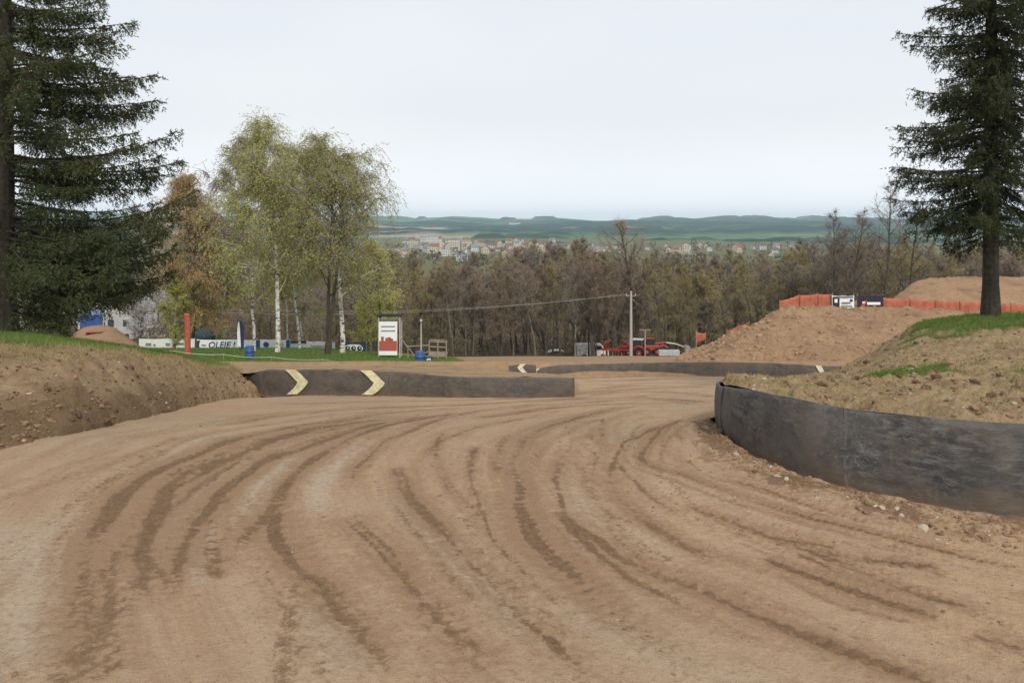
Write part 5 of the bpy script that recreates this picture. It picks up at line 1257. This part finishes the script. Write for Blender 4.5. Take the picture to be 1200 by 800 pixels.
r, w, h = banner(1005, 1035, 346.5, 362, 60.8, M['ink'], 'nearly black banner with white and red prints, right of the two on the orange fence', group='banners on the orange fence')
MB().box((.12 * w, -.045, h * .42), (.52 * w, .012, h * .2)).build('print_mark', M['white'], r); MB().prism([(-.42 * w, h * .1), (-.28 * w, h * .1), (-.12 * w, h * .62), (-.26 * w, h * .62)], -.05, -.035).build('print_mark', M['poster_red'], r); MB().box((-.28 * w, -.055, h * .5), (.1 * w, .01, h * .12)).build('print_mark', M['white'], r)

# ------------------------------------------------------------------ utility pole and wires
DP = 97
x, y, z = W(739.5, 417, DP); r = empty('utility_pole', (x, y, z)); tag(r, 'tall pale concrete utility pole in front of the red tractor', 'utility pole')
ph = 76 / K * DP; MB().tube([(0, 0, -.5), (0, 0, ph * .5), (0, 0, ph)], [.2, .16, .12], 10).build('shaft', M['concrete'], r)
MB().box((0, 0, ph - .6), (1.3, .1, .1)).build('crossarm', M['metal'], r)
for sx in (-.55, 0.55): MB().tube([(sx, 0, ph - .55), (sx, 0, ph - .45), (sx, 0, ph - .32)], [.05, .08, .04], 8).build('insulator', M['cloud'], r)
MB().tube([(.12, 0, ph - .9), (.5, 0, ph - 1.4), (.9, 0, ph - 1.6)], .03, 6).build('bracket', M['metal'], r)
x2, y2, z2 = W(756, 416, 96); r = empty('short_pole', (x2, y2, z2)); tag(r, 'dark short pole with a crossbar right of the concrete utility pole', 'pole')
MB().tube([(0, 0, -.3), (0, 0, 3.1)], .09, 8).build('shaft', M['wood'], r); MB().box((0, 0, 3.05), (1.4, .1, .1)).build('crossbar', M['wood'], r)
w_m = simple('wire_metal', (.38, .37, .35), .6)
def wire(a, b, sag, label, rr=.015):
    A, B = Vector(a), Vector(b); m = MB(); m.tube([A.lerp(B, f / 30) - A - Vector((0, 0, 4 * sag * (f / 30) * (1 - f / 30))) for f in range(31)], rr, 5)
    o = m.build('cable', w_m); o.location = A; tag(o, label, 'cable', 'overhead wires to the utility pole')
wire((x - .55, y, z + ph - .35), W(-60, 340, 92), 2.6, 'overhead wire sagging to the left in front of the wood')
wire((x + .5, y, z + ph - .35), W(-60, 334, 94), 2.6, 'upper overhead wire sagging to the left, a little above the other', .012)

# ------------------------------------------------------------------ machines
def wheel(root, loc, R, wd, rimm, n=18):
    t = MB(); t.tube([(-wd / 2, 0, 0), (-wd * .42, 0, 0), (wd * .42, 0, 0), (wd / 2, 0, 0)], [R * .86, R, R, R * .86], n)
    for k in range(n):
        a = 2 * math.pi * k / n; t.box((wd * .22 * (1 if k % 2 else -1), math.cos(a) * R, math.sin(a) * R), (wd * .45, R * .12, R * .12), M=Matrix.Rotation(a, 3, 'X'))
    o = t.build('wheel', M['black'], root); o.location = loc
    rm = MB().tube([(-wd * .53, 0, 0), (wd * .53, 0, 0)], R * .5, 12).build('rim', rimm, o)
    MB().tube([(-wd * .58, 0, 0), (wd * .58, 0, 0)], R * .16, 8).build('hub', M['metal'], o); return o
def tractor():
    x, y, z = W(744, 418, 101); z -= .1; r = empty('tractor', (x, y, z), math.radians(72)); r.scale = (.88,) * 3; tag(r, 'red farm tractor with a glazed cab parked behind the concrete utility pole', 'tractor')
    # length along local y (front = +y)
    MB().box((0, 1.15, 1.25), (.8, 1.9, .75), bev=.1).build('bonnet', M['red'], r); MB().box((0, 2.14, 1.2), (.7, .08, .6), bev=.03).build('grille', M['black'], r)
    MB().box((0, .3, .8), (.6, 3.2, .5), bev=.05).build('chassis', M['metal'], r)
    for s in (-1, 1):
        MB().tube([(s * .85, -1.45, 1.1), (s * .85, -1.25, 1.62), (s * .85, -.7, 1.78), (s * .85, -.2, 1.6), (s * .85, 0, 1.2)], .16, 6).build('mudguard', M['red'], r)
    cab = MB()
    for sx in (-.62, .62):
        for sy in (-1.1, .2): cab.box((sx, sy, 1.95), (.09, .09, 1.3))
    cab.box((0, -.45, 1.35), (1.3, 1.4, .2)); c = cab.build('cab_frame', M['red'], r)
    for sx in (-.62, .62): MB().box((sx, -.45, 2.0), (.03, 1.2, 1.05)).build('window', M['glass'], r)
    MB().box((0, .2, 2.0), (1.14, .03, 1.05)).build('windscreen', M['glass'], r); MB().box((0, -1.1, 2.0), (1.14, .03, 1.05)).build('window', M['glass'], r)
    MB().box((0, -.45, 2.66), (1.5, 1.6, .16), bev=.06).build('roof', M['cloud'], r)
    MB().tube([(.42, .9, 1.6), (.42, .9, 2.5)], .05, 8).build('exhaust', M['metal'], r)
    for s in (-1, 1): MB().box((s * .25, 2.2, 1.35), (.14, .04, .12)).build('headlight', M['white'], r)
    for s in (-1, 1): wheel(r, (s * .85, -.75, .78), .8, .45, M['red']); wheel(r, (s * .8, 1.55, .5), .52, .32, M['red'], 14)
tractor()
def harrow():
    x, y, z = W(722, 418.5, 100); r = empty('disc_harrow', (x, y, z)); tag(r, 'red folded disc harrow standing left of the tractor', 'farm implement')
    L = 3.6
    for yy in (-.5, .5): MB().box((0, yy, 1.0), (L, .14, .14)).build('beam', M['red'], r)
    for xx in (-1.5, -.5, .5, 1.5): MB().box((xx, 0, 1.0), (.14, 1.2, .14)).build('beam', M['red'], r)
    for k in range(10):
        xx = -1.65 + k * .37; R = .36; m = MB().tube([(xx, -.45, .36), (xx + .03, -.45, .36)], R, 14); m.build('disc', M['red'] if k % 3 else M['metal'], r)
        MB().tube([(xx, -.45, .36), (xx, -.45, .95)], .04, 5).build('disc_arm', M['red'], r)
    for s in (-1, 1):
        a = MB(); a.tube([(s * 1.5, 0, 1.0), (s * 1.4, 0, 1.9), (s * .6, 0, 2.15)], .09, 6); a.build('folding_wing', M['red'], r)
        for k in range(4):
            xx = s * (1.55 - k * .22); m = MB().tube([(xx, -.1, 1.35 + k * .16), (xx + .03, -.1, 1.35 + k * .16)], .3, 14); m.build('disc', M['red'], r)
    MB().tube([(0, .2, 1.0), (1.2, .4, 1.7), (1.9, .5, 1.2)], .08, 6).build('drawbar', M['red'], r)
    wheel(r, (-1.1, .75, .38), .38, .22, M['metal'], 12); wheel(r, (1.1, .75, .38), .38, .22, M['metal'], 12)
harrow()
def loader():
    x, y, z = W(772, 416, 100); r = empty('loader', (x, y, z)); tag(r, 'orange red loader with its pale boom stretched to the right, right of the tractor', 'loader')
    MB().box((-.9, 0, .95), (1.9, 1.1, .7), bev=.12).build('body', M['red'], r); MB().box((-1.1, 0, 1.65), (.9, .95, .8), bev=.08, taper=.9).build('cab', M['glass'], r); MB().box((-1.1, 0, 2.1), (1.0, 1.05, .1), bev=.03).build('roof', M['red'], r)
    MB().tube([(-.5, -.3, 1.5), (.9, -.3, 1.62)], [.13, .12], 6).build('boom', M['red'], r); MB().tube([(.9, -.3, 1.62), (2.1, -.3, 1.45), (3.2, -.3, 1.05)], [.11, .09, .07], 6).build('boom_end', M['tape'], r); MB().tube([(-.6, -.35, .9), (.5, -.35, 1.3), (1.1, -.35, 1.0)], .08, 6).build('strut', M['orange'], r)
    MB().prism([(3.1, .6), (3.9, .65), (3.75, 1.2), (3.2, 1.25)], -.9, .3).build('bucket', M['metal'], r)
    for sx in (-1.6, -.3):
        for s in (-1, 1):
            o = wheel(r, (sx, s * .6, .5), .5, .3, M['red'], 14); o.rotation_euler = (0, 0, math.radians(90))
loader()
for k, (px, lab) in enumerate(((778, 'pale grey concrete block below the loader boom, left of the pair'), (790, 'pale grey concrete block below the loader boom, right of the pair'))):
    x, y, z = W(px, 416.5, 92); r = empty('concrete_block', (x, y, z)); tag(r, lab, 'concrete block', 'pale concrete blocks beside the loader')
    MB().box((0, 0, .32), (1.2, .6, .64), bev=.04).build('block', M['cloud'], r); MB().tube([(-.2, 0, .64), (0, 0, .74), (.2, 0, .64)], .02, 5).build('lifting_eye', M['metal'], r)
def car(px, py, d, rz, paint, label, name='car', van=False, sc=1.0, group=None):
    x, y, z = W(px, py, d); r = empty(name, (x, y, z), rz); r.scale = (sc,) * 3; tag(r, label, 'van' if van else 'car', group)
    if van: prof = [(-2.3, .35), (2.3, .35), (2.35, .95), (1.7, 1.15), (1.2, 1.95), (-2.2, 2.0), (-2.3, 1.8)]
    else: prof = [(-2.05, .35), (2.05, .35), (2.1, .75), (1.15, .92), (.45, 1.42), (-1.1, 1.45), (-1.9, 1.0), (-2.1, .85)]
    MB().prism(prof, -.82, .82).build('body', paint, r)
    for s in (-1, 1):
        if van: wp = [(-.1, 1.2), (1.45, 1.2), (1.1, 1.78), (-.1, 1.8)]
        else: wp = [(-1.55, .98), (.85, .95), (.38, 1.34), (-1.0, 1.36)]
        MB().prism(wp, s * .83 - .01, s * .83 + .01).build('side_window', M['glass'], r)
        for xx in (-1.3, 1.35):
            t = MB().tube([(xx, s * .68, .33), (xx, s * .86, .33)], .33, 14).build('wheel', M['black'], r); MB().tube([(xx, s * .865, .33), (xx, s * .88, .33)], .18, 10).build('rim', M['metal'], t)
        MB().box((2.08 if not van else 2.33, s * .6, .72), (.06, .3, .16)).build('headlight', M['cloud'], r); MB().box((-2.1 if not van else -2.31, s * .66, .85), (.06, .2, .2)).build('tail_light', M['red'], r)
    if van: MB().prism([(1.76, 1.12), (1.80, 1.12), (1.30, 1.86), (1.26, 1.86)], -.7, .7).build('windscreen', M['glass'], r)
    else: MB().prism([(1.17, .95), (1.21, .93), (.55, 1.38), (.51, 1.38)], -.66, .66).build('windscreen', M['glass'], r)
M['whitepaint'] = simple('white_paint', (.75, .75, .74), .35, .03, spec=.5); M['bluepaint'] = simple('blue_paint', (.04, .10, .30), .35, .1, spec=.5)
car(694, 419, 112, .1, M['whitepaint'], 'white van parked at the wood edge left of the red disc harrow', 'van', True)
car(655, 420.5, 125, .2, M['whitepaint'], 'white car half hidden by trunks, left of the white van')
car(107, 391, 62, 2.06, M['bluepaint'], 'small blue van parked behind the earth heap under the left spruce', 'van', True, .92)
x, y, z = W(112, 394.5, 47.2); r = empty('pallet', (x, y, z), .1); tag(r, 'dark red wooden pallet stack on the earth heap, below the blue van', 'pallet')
for k in range(3): MB().box((0, 0, .05 + k * .12), (.85, .7, .035)).build('board', M['red'], r)
for sx in (-.36, 0, .36): MB().box((sx, 0, .16), (.09, .66, .27)).build('block', M['black'], r)

# ------------------------------------------------------------------ haze
hz = MB().box((0, 3750, 15), (12400, 11900, 210)); o = hz.build('haze'); tag(o, kind='stuff'); o['label'] = 'thin bluish spring haze'
hm = bpy.data.materials.new('haze'); hm.use_nodes = True; nt = hm.node_tree; nt.nodes.clear(); ou = nt.nodes.new('ShaderNodeOutputMaterial'); pv = nt.nodes.new('ShaderNodeVolumePrincipled')
pv.inputs['Color'].default_value = (.66, .85, 1.0, 1); pv.inputs['Density'].default_value = 1.05e-4; pv.inputs['Anisotropy'].default_value = 0.2
nt.links.new(pv.outputs[0], ou.inputs['Volume']); o.data.materials.append(hm); o.display_type = 'WIRE'
